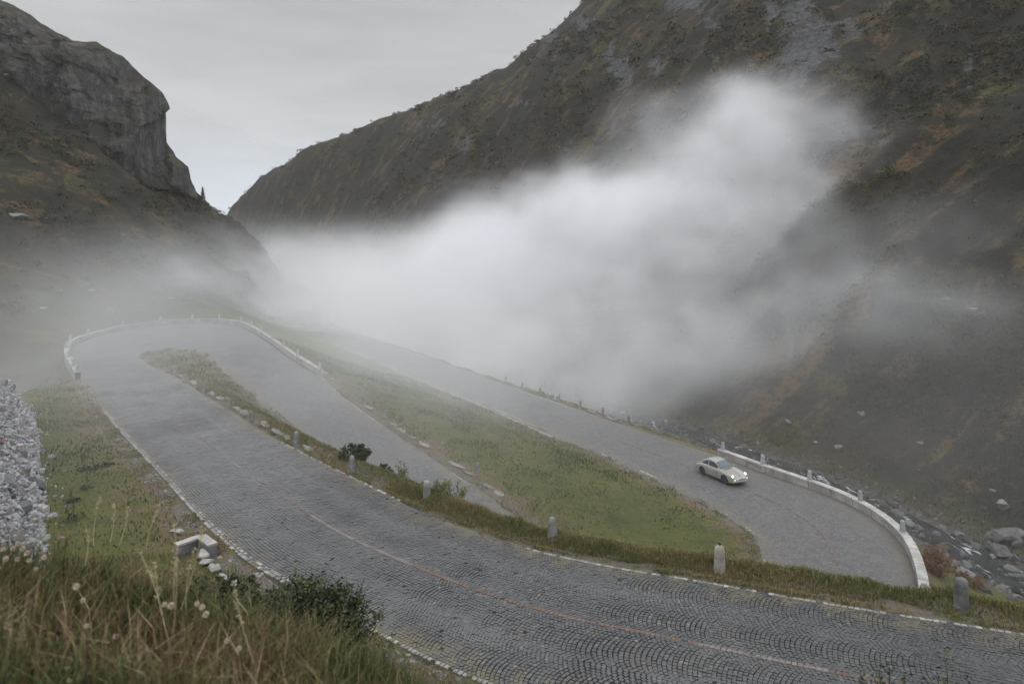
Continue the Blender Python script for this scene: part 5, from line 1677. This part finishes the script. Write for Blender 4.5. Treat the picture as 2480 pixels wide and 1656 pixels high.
# ------------------------------------------------------------------ the car
def build_car():
    def pmat(name, col, rough=.35, metal=0.0, coat=0.0):
        k = NT(name); n = k.noise(3.0, 4, .6)
        k.color(k.mix(k.rng(n, .3, .7, 0, .35), col, tuple(q * .82 for q in col)))
        k.rough(rough); k.b.inputs['Metallic'].default_value = metal; k.b.inputs['Coat Weight'].default_value = coat
        k.b.inputs['Specular IOR Level'].default_value = .5
        return k.m
    PAINT = pmat('cream_paint', (.225, .23, .208), .32, 0, .6)
    GLASS = pmat('car_glass', (.03, .038, .042), .06, 0, .0)
    WIND = pmat('windscreen_glass', (.07, .10, .115), .05)
    RUB_ = pmat('tyre_rubber', (.018, .018, .018), .85)
    RIM = pmat('dark_rim', (.045, .045, .045), .45, .6)
    DARK = pmat('dark_trim', (.02, .02, .02), .6)
    CHROME = pmat('chrome_trim', (.6, .6, .6), .2, 1.0)
    TAIL = pmat('tail_lamp_red', (.25, .02, .015), .3)
    def lamp(name, col, st):
        k = NT(name); k.color((.9, .85, .8)); k.b.inputs['Emission Color'].default_value = (*col, 1); k.b.inputs['Emission Strength'].default_value = st
        return k.m
    LAMP = lamp('lit_headlamp', (1.0, .84, .66), 2.6); IND = lamp('lit_side_lamp', (1.0, .45, .2), 1.1)
    root = empty('car', (0, 0, 0))
    st = np.array([  # x, hw, zb, ymid z, yf, zf, zh
        [2.06, .36, .34, .44, .28, .50, .515], [2.00, .55, .27, .46, .44, .555, .555], [1.90, .67, .23, .48, .55, .63, .595], [1.72, .74, .20, .50, .60, .745, .64], [1.45, .775, .19, .52, .63, .805, .70],
        [1.15, .79, .19, .53, .645, .83, .755], [.85, .785, .19, .54, .645, .845, .805], [.6, .785, .19, .55, .66, .86, .845], [0, .79, .19, .55, .70, .875, .88], [-.5, .80, .19, .55, .70, .885, .89],
        [-.9, .815, .19, .56, .69, .88, .89], [-1.2, .815, .20, .56, .665, .85, .865], [-1.55, .785, .24, .54, .61, .765, .775], [-1.85, .71, .30, .52, .54, .655, .665], [-2.03, .60, .36, .50, .44, .57, .58], [-2.10, .40, .40, .48, .3, .50, .505]])
    xs = np.arange(2.06, -2.105, -.035)
    I = lambda c, x: np.interp(x, st[::-1, 0], st[::-1, c])
    # smooth the station curves a little
    def prof(x):
        w = [I(c, x) for c in range(1, 7)]
        return w
    nv = 40
    Vb = np.zeros((len(xs), 2 * nv - 1, 3))
    for i, x in enumerate(xs):
        hw, zb, zm, yf, zf, zh = prof(x)
        key = np.array([[hw * .55, zb], [hw * .93, zb + .01], [hw * .985, zb + .06], [hw, zm], [hw * .985, zm + (zf - zm) * .45], [hw * .94, zm + (zf - zm) * .78], [(hw * .9 + yf) / 2, zf - .015], [yf, zf], [yf * .86, zf * .55 + zh * .45 - .004], [yf * .6, zh - .006], [0, zh + .012]])
        s_ = np.linspace(0, len(key) - 1, nv)
        yy = np.interp(s_, range(len(key)), key[:, 0]); zz = np.interp(s_, range(len(key)), key[:, 1])
        for _ in range(2):
            yy[1:-1] = .25 * yy[:-2] + .5 * yy[1:-1] + .25 * yy[2:]; zz[1:-1] = .25 * zz[:-2] + .5 * zz[1:-1] + .25 * zz[2:]
        Vb[i, :nv] = np.stack([np.full(nv, x), -yy, zz], -1)
        Vb[i, nv:] = np.stack([np.full(nv - 1, x), yy[:-1][::-1], zz[:-1][::-1]], -1)
    for _ in range(2):
        Vb[1:-1, :, 1:] = .25 * Vb[:-2, :, 1:] + .5 * Vb[1:-1, :, 1:] + .25 * Vb[2:, :, 1:]
    Vf = Vb.reshape(-1, 3)
    Fq = grid_faces(len(xs), 2 * nv - 1, False)
    c = Vf[Fq].mean(1)
    cut = np.zeros(len(Fq), bool)
    for ax in (1.14, -1.08):
        cut |= (np.hypot(c[:, 0] - ax, c[:, 2] - .33) < .345) & (np.abs(c[:, 1]) > .5)
    caps = [np.array([list(range(0, 2 * nv - 1))]), np.array([list(range((len(xs) - 1) * (2 * nv - 1), len(xs) * (2 * nv - 1)))[::-1]])]
    body = mesh_obj('body', Vf, [Fq[~cut]] + caps, PAINT, parent=root)
    # dark wheel housings
    for ax in (1.14, -1.08):
        for sgn_ in (-1, 1):
            a = np.linspace(0, math.pi, 16)
            V = np.concatenate([np.stack([ax + .35 * np.cos(a), np.full(16, sgn_ * y), .33 + .35 * np.sin(a)], -1) for y in (.50, .755)] + [np.array([[ax, sgn_ * .50, .33]])])
            f1 = grid_faces(2, 16); f2 = np.array([[i, i + 1, 32] for i in range(15)])
            mesh_obj('wheel_housing', V, [f1, f2], DARK, parent=body)
    # cabin
    rx_ = [.64, .40, .14, -.08, -.42, -.78, -1.1, -1.42, -1.68]; rz_ = [.845, 1.06, 1.235, 1.30, 1.325, 1.275, 1.15, .955, .775]
    xc = np.linspace(.64, -1.68, 60)
    zr = np.interp(xc, rx_[::-1], rz_[::-1]); zr[1:-1] = .25 * zr[:-2] + .5 * zr[1:-1] + .25 * zr[2:]
    def cab(i, s_):
        """s in -1..1 across the roof, beyond that down the side to +-2"""
        z = zr[i]; zb = .845 - .07 * max(0, (-xc[i] - 1.2) / .48)
        f_ = np.clip((z - zb) / .47, 0, 1)
        wb = .685 - .10 * max(0, (-xc[i] - .9) / .78) - .03 * max(0, xc[i] / .64); wr = wb - .165 * f_ ** .9
        sg = 1 if s_ >= 0 else -1; a = abs(s_)
        if a <= 1:
            return np.array([xc[i], -sg * wr * a, z + .035 * (1 - a ** 2) * min(1, f_ * 3 + .25) - .05 * f_ * a ** 6])
        t = a - 1
        return np.array([xc[i], -sg * (wr + (wb - wr) * t ** .85), (z - .05 * f_) * (1 - t) + (zb - .02) * t])
    ss = np.concatenate([np.linspace(-2, -1, 10)[:-1], np.linspace(-1, 1, 21), np.linspace(1, 2, 10)[1:]])
    V = np.array([[cab(i, s_) for s_ in ss] for i in range(60)]).reshape(-1, 3)
    roof = mesh_obj('cabin', V, grid_faces(60, len(ss), True), PAINT, parent=root)
    def patch(name, x0, x1, sa, sb, mat, lift=.010, inset=None, par=root, n=(14, 12)):
        i0, i1 = [np.interp(q, xc[::-1], np.arange(60)[::-1]) for q in (x0, x1)]
        Vp = []
        for a in np.linspace(0, 1, n[0]):
            fi = i0 + (i1 - i0) * a; k0 = int(np.clip(math.floor(fi), 0, 58)); fr = fi - k0
            for b in np.linspace(0, 1, n[1]):
                s0 = sa(a) if callable(sa) else sa; s1 = sb(a) if callable(sb) else sb
                s_ = s0 + (s1 - s0) * b
                Vp.append(cab(k0, s_) * (1 - fr) + cab(k0 + 1, s_) * fr)
        Vp = np.array(Vp).reshape(n[0], n[1], 3)
        nx = np.cross(np.gradient(Vp, axis=0), np.gradient(Vp, axis=1)); nx /= np.linalg.norm(nx, axis=2)[:, :, None] + 1e-9
        ctr_ = np.array([-.3, 0, .9]); sgn_ = np.sign(((Vp - ctr_) * nx).sum(2)); nx *= np.where(sgn_ == 0, 1, sgn_)[:, :, None]
        Vp = Vp + nx * lift
        return mesh_obj(name, Vp.reshape(-1, 3), grid_faces(n[0], n[1]), mat, parent=par)
    wf = patch('windscreen_frame', .605, .125, -.97, .97, DARK, .006)
    patch('windscreen', .585, .155, -.90, .90, WIND, .012, par=wf)
    patch('rear_window', -.92, -1.40, -.82, .82, GLASS)
    for sgn_ in (-1, 1):
        lo = lambda a: sgn_ * 1.90
        patch('side_window', .40, -.50, lo, lambda a: sgn_ * (1.12 + .10 * max(0, 1 - a * 6)), GLASS)
        patch('quarter_window', -.58, -1.16, lambda a: sgn_ * 1.88, lambda a: sgn_ * (1.14 + .45 * a ** 1.6), GLASS)
    # wheels
    for ax in (1.14, -1.08):
        for sgn_ in (-1, 1):
            w = empty('wheel', (ax, sgn_ * .665, .315)); w.parent = root
            a = np.linspace(0, 2 * math.pi, 28, endpoint=False)
            pr = [(.20, -.075), (.27, -.088), (.305, -.075), (.315, -.03), (.315, .03), (.305, .075), (.27, .088), (.20, .075)]
            V = np.array([[r0 * math.cos(q), y, r0 * math.sin(q)] for (r0, y) in pr for q in a])
            i = np.arange(len(pr) - 1)[:, None] * 28; j = np.arange(28)[None]
            f = np.stack([i + j, i + (j + 1) % 28, i + 28 + (j + 1) % 28, i + 28 + j], -1).reshape(-1, 4)
            mesh_obj('tyre', V, f, RUB_, parent=w)
            pr = [(.205, .055), (.19, .06), (.15, .035), (.07, .05), (.0, .055)]
            V = np.array([[r0 * math.cos(q) , sgn_ * y, r0 * math.sin(q)] for (r0, y) in pr for q in a])
            i = np.arange(len(pr) - 1)[:, None] * 28
            f = np.stack([i + j, i + (j + 1) % 28, i + 28 + (j + 1) % 28, i + 28 + j], -1).reshape(-1, 4)
            mesh_obj('rim', V, f, RIM, parent=w)
    def ell(name, loc, r3, mat, par=root, pitch=0.0, yaw=0.0):
        m_, n_ = 10, 18
        th = np.linspace(.02, math.pi - .02, m_); ph = np.linspace(0, 2 * math.pi, n_, endpoint=False)
        V = np.array([[r3[0] * math.cos(t), r3[1] * math.sin(t) * math.cos(p), r3[2] * math.sin(t) * math.sin(p)] for t in th for p in ph])
        R = Matrix.Rotation(yaw, 3, 'Z') @ Matrix.Rotation(pitch, 3, 'Y')
        V = V @ np.array(R).T + np.array(loc)
        i = np.arange(m_ - 1)[:, None] * n_; j = np.arange(n_)[None]
        f = np.stack([i + j, i + (j + 1) % n_, i + n_ + (j + 1) % n_, i + n_ + j], -1).reshape(-1, 4)
        return mesh_obj(name, V, f, mat, parent=par)
    for sgn_ in (-1, 1):
        b_ = ell('headlight', (1.74, sgn_ * .605, .675), (.10, .118, .118), CHROME, root, -.45, sgn_ * .08)
        ell('lens', (1.765, sgn_ * .605, .685), (.095, .10, .10), LAMP, b_, -.45, sgn_ * .08)
        ell('indicator', (1.955, sgn_ * .55, .475), (.05, .085, .04), IND, root, 0, sgn_ * -.5)
        ell('tail_light', (-1.98, sgn_ * .56, .55), (.05, .11, .05), TAIL, root, 0, sgn_ * .4)
        ell('wing_mirror', (.55, sgn_ * .80, .93), (.03, .06, .045), CHROME, root)
        ell('door_handle', (-.42, sgn_ * .80, .76), (.07, .012, .012), CHROME, root)
    # bumpers, vent grille, wipers, badge
    def bump_bar(nm, sgnx, z, mat, grow):
        ys = np.linspace(-.70, .70, 31)
        xe = np.array([max((x for x in xs if I(1, x) >= abs(y) * .98), default=1.2) if sgnx > 0 else min((x for x in xs if I(1, x) >= abs(y) * .98), default=-1.3) for y in ys])
        P_ = np.stack([xe + sgnx * grow, ys, np.full(31, z)], -1)
        V, f = tubes([P_], [np.full(31, .052)], 8)
        return mesh_obj(nm, V, f, mat, parent=root)
    bump_bar('front_bumper', 1, .37, PAINT, .01); bump_bar('rear_bumper', -1, .42, PAINT, -.0)
    def boxm(nm, c, h, mat, par=root, pitch=0.0):
        V = np.array([[x, y, z] for x in (-1, 1) for y in (-1, 1) for z in (-1, 1)], float) * np.array(h)
        V = V @ np.array(Matrix.Rotation(pitch, 3, 'Y')).T + np.array(c)
        return mesh_obj(nm, V, np.array([(0, 1, 3, 2), (4, 6, 7, 5), (0, 4, 5, 1), (2, 3, 7, 6), (0, 2, 6, 4), (1, 5, 7, 3)]), mat, parent=par, smooth=False)
    boxm('air_grille', (.72, 0, .843), (.035, .26, .006), DARK, root, .16)
    boxm('bonnet_badge', (1.80, 0, .637), (.03, .025, .006), DARK, root, .24)
    boxm('engine_grille', (-1.62, 0, .745), (.11, .22, .006), DARK, root, -.36)
    for y in (-.25, .2):
        V, f = tubes([np.array([[.64, y, .87], [.52, y + .22, .965]])], [np.array([.008, .006])], 4); mesh_obj('wiper', V, f, DARK, parent=root)
    boxm('door_seam', (.42, -.797, .53), (.006, .006, .24), DARK, body); boxm('door_seam', (-.56, -.806, .55), (.006, .006, .24), DARK, body)
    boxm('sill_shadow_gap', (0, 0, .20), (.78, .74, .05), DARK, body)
    return root


def on3(U, V):
    rx, k_ = (U - CX) / F, (V - HY) / F
    y = 17.316 / (k_ + .022 * rx - .0334)
    return np.array([rx * y, y, -k_ * y])


rw, fw_ = on3(1703.5, 1151.5), on3(1754.5, 1173.0)
hd = (fw_ - rw); wb_m = np.linalg.norm(hd[:2]); hd2 = hd[:2] / wb_m
CAR_S = .96
left_n = np.array([-hd2[1], hd2[0]])
ctr_c = (rw + fw_) / 2; ctr_c[:2] += left_n * .70 * CAR_S
print('car wheelbase measured', wb_m, 'heading', hd2, ctr_c)
car = build_car()
tag(car, 'cream classic coupe with lit headlights climbing the lower road towards the bend', 'car')
zA = z3(*(ctr_c[:2] + hd2 * 1.1)); zB = z3(*(ctr_c[:2] - hd2 * 1.1))
pitch = math.atan2(zA - zB, 2.2)
car.scale = (CAR_S,) * 3
car.location = (ctr_c[0], ctr_c[1], .5 * (zA + zB) + .055)
car.rotation_mode = 'XYZ'
car.rotation_euler = (0, -pitch, math.atan2(hd2[1], hd2[0]))

# ------------------------------------------------------------------ air: thin even haze and the drifting fog
def vol_mat(name, color, density, aniso=0.0):
    m = bpy.data.materials.new(name); m.use_nodes = True
    t = m.node_tree; t.nodes.clear()
    o = t.nodes.new('ShaderNodeOutputMaterial'); v = t.nodes.new('ShaderNodeVolumePrincipled')
    v.inputs['Color'].default_value = (*color, 1); v.inputs['Density'].default_value = density
    v.inputs['Anisotropy'].default_value = aniso
    t.links.new(v.outputs[0], o.inputs['Volume'])
    return m


def fog_object(name, puffs, lo, hi, res, mat, thr=(.30, .75), nscale=1 / 26., seed=0.0, gain=1.0, stretch=(1, 1, 1.5)):
    ng = bpy.data.node_groups.new(name, 'GeometryNodeTree')
    ng.interface.new_socket('Geometry', in_out='OUTPUT', socket_type='NodeSocketGeometry')
    N, L = ng.nodes, ng.links
    def vm(op, a, b=None):
        nd = N.new('ShaderNodeVectorMath'); nd.operation = op
        for i, q in enumerate((a, b)):
            if q is None: continue
            if isinstance(q, tuple): nd.inputs[i].default_value = q
            else: L.new(q, nd.inputs[i])
        return nd
    def ma(op, a, b=None, c=None, clamp=False):
        nd = N.new('ShaderNodeMath'); nd.operation = op; nd.use_clamp = clamp
        for i, q in enumerate((a, b, c)):
            if q is None: continue
            if isinstance(q, (int, float)): nd.inputs[i].default_value = q
            else: L.new(q, nd.inputs[i])
        return nd.outputs[0]
    pos = N.new('GeometryNodeInputPosition').outputs[0]
    # domain warp
    def noise(vec, scale, detail, rough=.55, color=False, off=0.0):
        nd = N.new('ShaderNodeTexNoise')
        nd.inputs['Scale'].default_value = scale; nd.inputs['Detail'].default_value = detail; nd.inputs['Roughness'].default_value = rough
        v = vm('ADD', vm('MULTIPLY', vec, stretch).outputs[0], (off, off * 1.7, -off)).outputs[0]
        L.new(v, nd.inputs['Vector'])
        return nd.outputs['Color' if color else 0]
    wv = vm('SUBTRACT', noise(pos, nscale * 1.5, 4, .55, True, seed + 3.1), (.5, .5, .5)).outputs[0]
    wsc = N.new('ShaderNodeVectorMath'); wsc.operation = 'SCALE'; L.new(wv, wsc.inputs[0]); wsc.inputs['Scale'].default_value = 24.0
    p2 = vm('ADD', pos, wsc.outputs[0]).outputs[0]
    n = noise(p2, nscale, 6, .66, False, seed)
    tot = None
    for (c, r, s) in puffs:
        q = vm('DIVIDE', vm('SUBTRACT', p2, tuple(map(float, c))).outputs[0], tuple(map(float, r))).outputs[0]
        ln = N.new('ShaderNodeVectorMath'); ln.operation = 'LENGTH'; L.new(q, ln.inputs[0])
        mr = N.new('ShaderNodeMapRange'); mr.interpolation_type = 'SMOOTHSTEP'
        L.new(ln.outputs['Value'], mr.inputs[0])
        mr.inputs[1].default_value = 1.25; mr.inputs[2].default_value = .15; mr.inputs[3].default_value = 0; mr.inputs[4].default_value = float(s)
        tot = mr.outputs[0] if tot is None else ma('ADD', tot, mr.outputs[0])
    # erode the thin parts with the noise, keep the heart of each bank solid
    lim = ma('SUBTRACT', tot, ma('MULTIPLY', ma('SUBTRACT', n, .5), 3.8))
    mr = N.new('ShaderNodeMapRange'); mr.interpolation_type = 'SMOOTHSTEP'
    L.new(lim, mr.inputs[0])
    mr.inputs[1].default_value = thr[0]; mr.inputs[2].default_value = thr[1]
    dens = ma('MULTIPLY', ma('MULTIPLY', mr.outputs[0], ma('MINIMUM', tot, 1.4)), gain)
    sx0 = N.new('ShaderNodeSeparateXYZ'); L.new(pos, sx0.inputs[0])
    fd = N.new('ShaderNodeMapRange'); fd.interpolation_type = 'SMOOTHSTEP'; L.new(sx0.outputs[1], fd.inputs[0])
    for i_, v_ in enumerate((130.0, 230.0, 1.0, .48)): fd.inputs[1 + i_].default_value = v_
    dens = ma('MULTIPLY', dens, fd.outputs[0])
    # torn inner structure
    n2 = noise(p2, nscale * 3.1, 4, .6, False, seed + 7.7)
    mr2 = N.new('ShaderNodeMapRange'); mr2.interpolation_type = 'SMOOTHSTEP'
    L.new(n2, mr2.inputs[0])
    for i_, v_ in enumerate((.36, .64, .42, 1.5)): mr2.inputs[1 + i_].default_value = v_
    dens = ma('MULTIPLY', dens, mr2.outputs[0])
    # a low veil that thickens down the valley
    sx = N.new('ShaderNodeSeparateXYZ'); L.new(pos, sx.inputs[0])
    def ss(x, a, b, lo_=0.0, hi_=1.0):
        r = N.new('ShaderNodeMapRange'); r.interpolation_type = 'SMOOTHSTEP'
        L.new(x, r.inputs[0])
        for i_, v_ in enumerate((a, b, lo_, hi_)): r.inputs[1 + i_].default_value = v_
        return r.outputs[0]
    veil = ma('MULTIPLY', ss(sx.outputs[1], 12.0, 50.0), ss(sx.outputs[2], 1.0, -12.0))
    veil = ma('MULTIPLY', veil, ss(sx.outputs[1], 78.0, 108.0, 1.0, .30))
    veil = ma('MULTIPLY', veil, ss(sx.outputs[0], 13.0, -9.0, .23, 1.0))
    veil = ma('MULTIPLY', veil, ss(n, .34, .64, .25, 1.7))
    veil = ma('MULTIPLY', veil, ss(sx.outputs[0], -66.0, -38.0, .12, 1.0))
    dens = ma('ADD', dens, ma('MULTIPLY', veil, VEIL))
    vc = N.new('GeometryNodeVolumeCube')
    vc.inputs['Min'].default_value = lo; vc.inputs['Max'].default_value = hi
    for ax, rr in zip('XYZ', res): vc.inputs['Resolution ' + ax].default_value = rr
    L.new(dens, vc.inputs['Density'])
    sm = N.new('GeometryNodeSetMaterial'); sm.inputs['Material'].default_value = mat
    out = N.new('NodeGroupOutput')
    L.new(vc.outputs[0], sm.inputs[0]); L.new(sm.outputs[0], out.inputs[0])
    me = bpy.data.meshes.new(name); me.materials.append(mat)
    o = bpy.data.objects.new(name, me); COL.objects.link(o)
    md = o.modifiers.new(name, 'NODES'); md.node_group = ng
    return o


def PF(U, V, d, r, s):            # a puff of fog by measured bearing and distance
    return (W(U * D_, V * D_, d), r, s)


VEIL = .0125
BANK = [PF(1330, 610, 132, (52, 34, 19), 1.2), PF(1560, 560, 118, (32, 24, 20), 1.1), PF(1040, 660, 150, (46, 38, 16), .9), PF(820, 640, 195, (54, 50, 16), .70), PF(620, 610, 270, (64, 80, 20), .60),
        PF(1730, 420, 108, (26, 18, 22), .85), PF(1800, 330, 112, (20, 14, 16), .55), PF(1700, 270, 122, (16, 12, 14), .42), PF(1900, 215, 116, (15, 11, 12), .42), PF(1640, 330, 125, (22, 14, 14), .45),
        PF(1250, 790, 118, (50, 28, 10), .9), PF(900, 740, 150, (42, 36, 11), .75), PF(1780, 640, 98, (30, 22, 16), .85),
        PF(1230, 520, 158, (44, 30, 15), .55), PF(1450, 440, 140, (30, 20, 14), .50), PF(1540, 820, 98, (36, 20, 11), .8), PF(1350, 890, 98, (30, 18, 7), .6),
        PF(480, 650, 126, (40, 20, 11), .42), PF(180, 610, 120, (42, 20, 11), .33), PF(30, 740, 92, (24, 16, 9), .2), PF(500, 560, 200, (45, 35, 13), .40),
        PF(2080, 690, 76, (30, 18, 12), .48), PF(2000, 830, 80, (34, 18, 10), .40), PF(2380, 740, 66, (22, 14, 12), .48), PF(1800, 880, 82, (28, 16, 9), .42), PF(2250, 600, 82, (26, 18, 11), .28)]
FOGM = vol_mat('fog_droplets', (.945, .958, .982), 1.0, .1)
fog = fog_object('fog', BANK, (-190.0, 14.0, -62.0), (110.0, 350.0, 60.0), (150, 168, 61), FOGM, thr=(.18, 1.2), nscale=1 / 30., gain=.048)
tag(fog, 'dense white bank of fog filling the valley beyond the road', None, None, 'stuff')

hb = np.array([(x, y, z) for x in (-900, 900) for y in (-40, 900) for z in (-140, 330)], float)
haze = mesh_obj('haze', hb, np.array([(0, 1, 3, 2), (4, 6, 7, 5), (0, 4, 5, 1), (2, 3, 7, 6), (0, 2, 6, 4), (1, 5, 7, 3)]), vol_mat('haze_air', (.97, .985, 1.0), 0.0002), smooth=False)
tag(haze, 'thin even grey haze in the valley air', None, None, 'stuff')
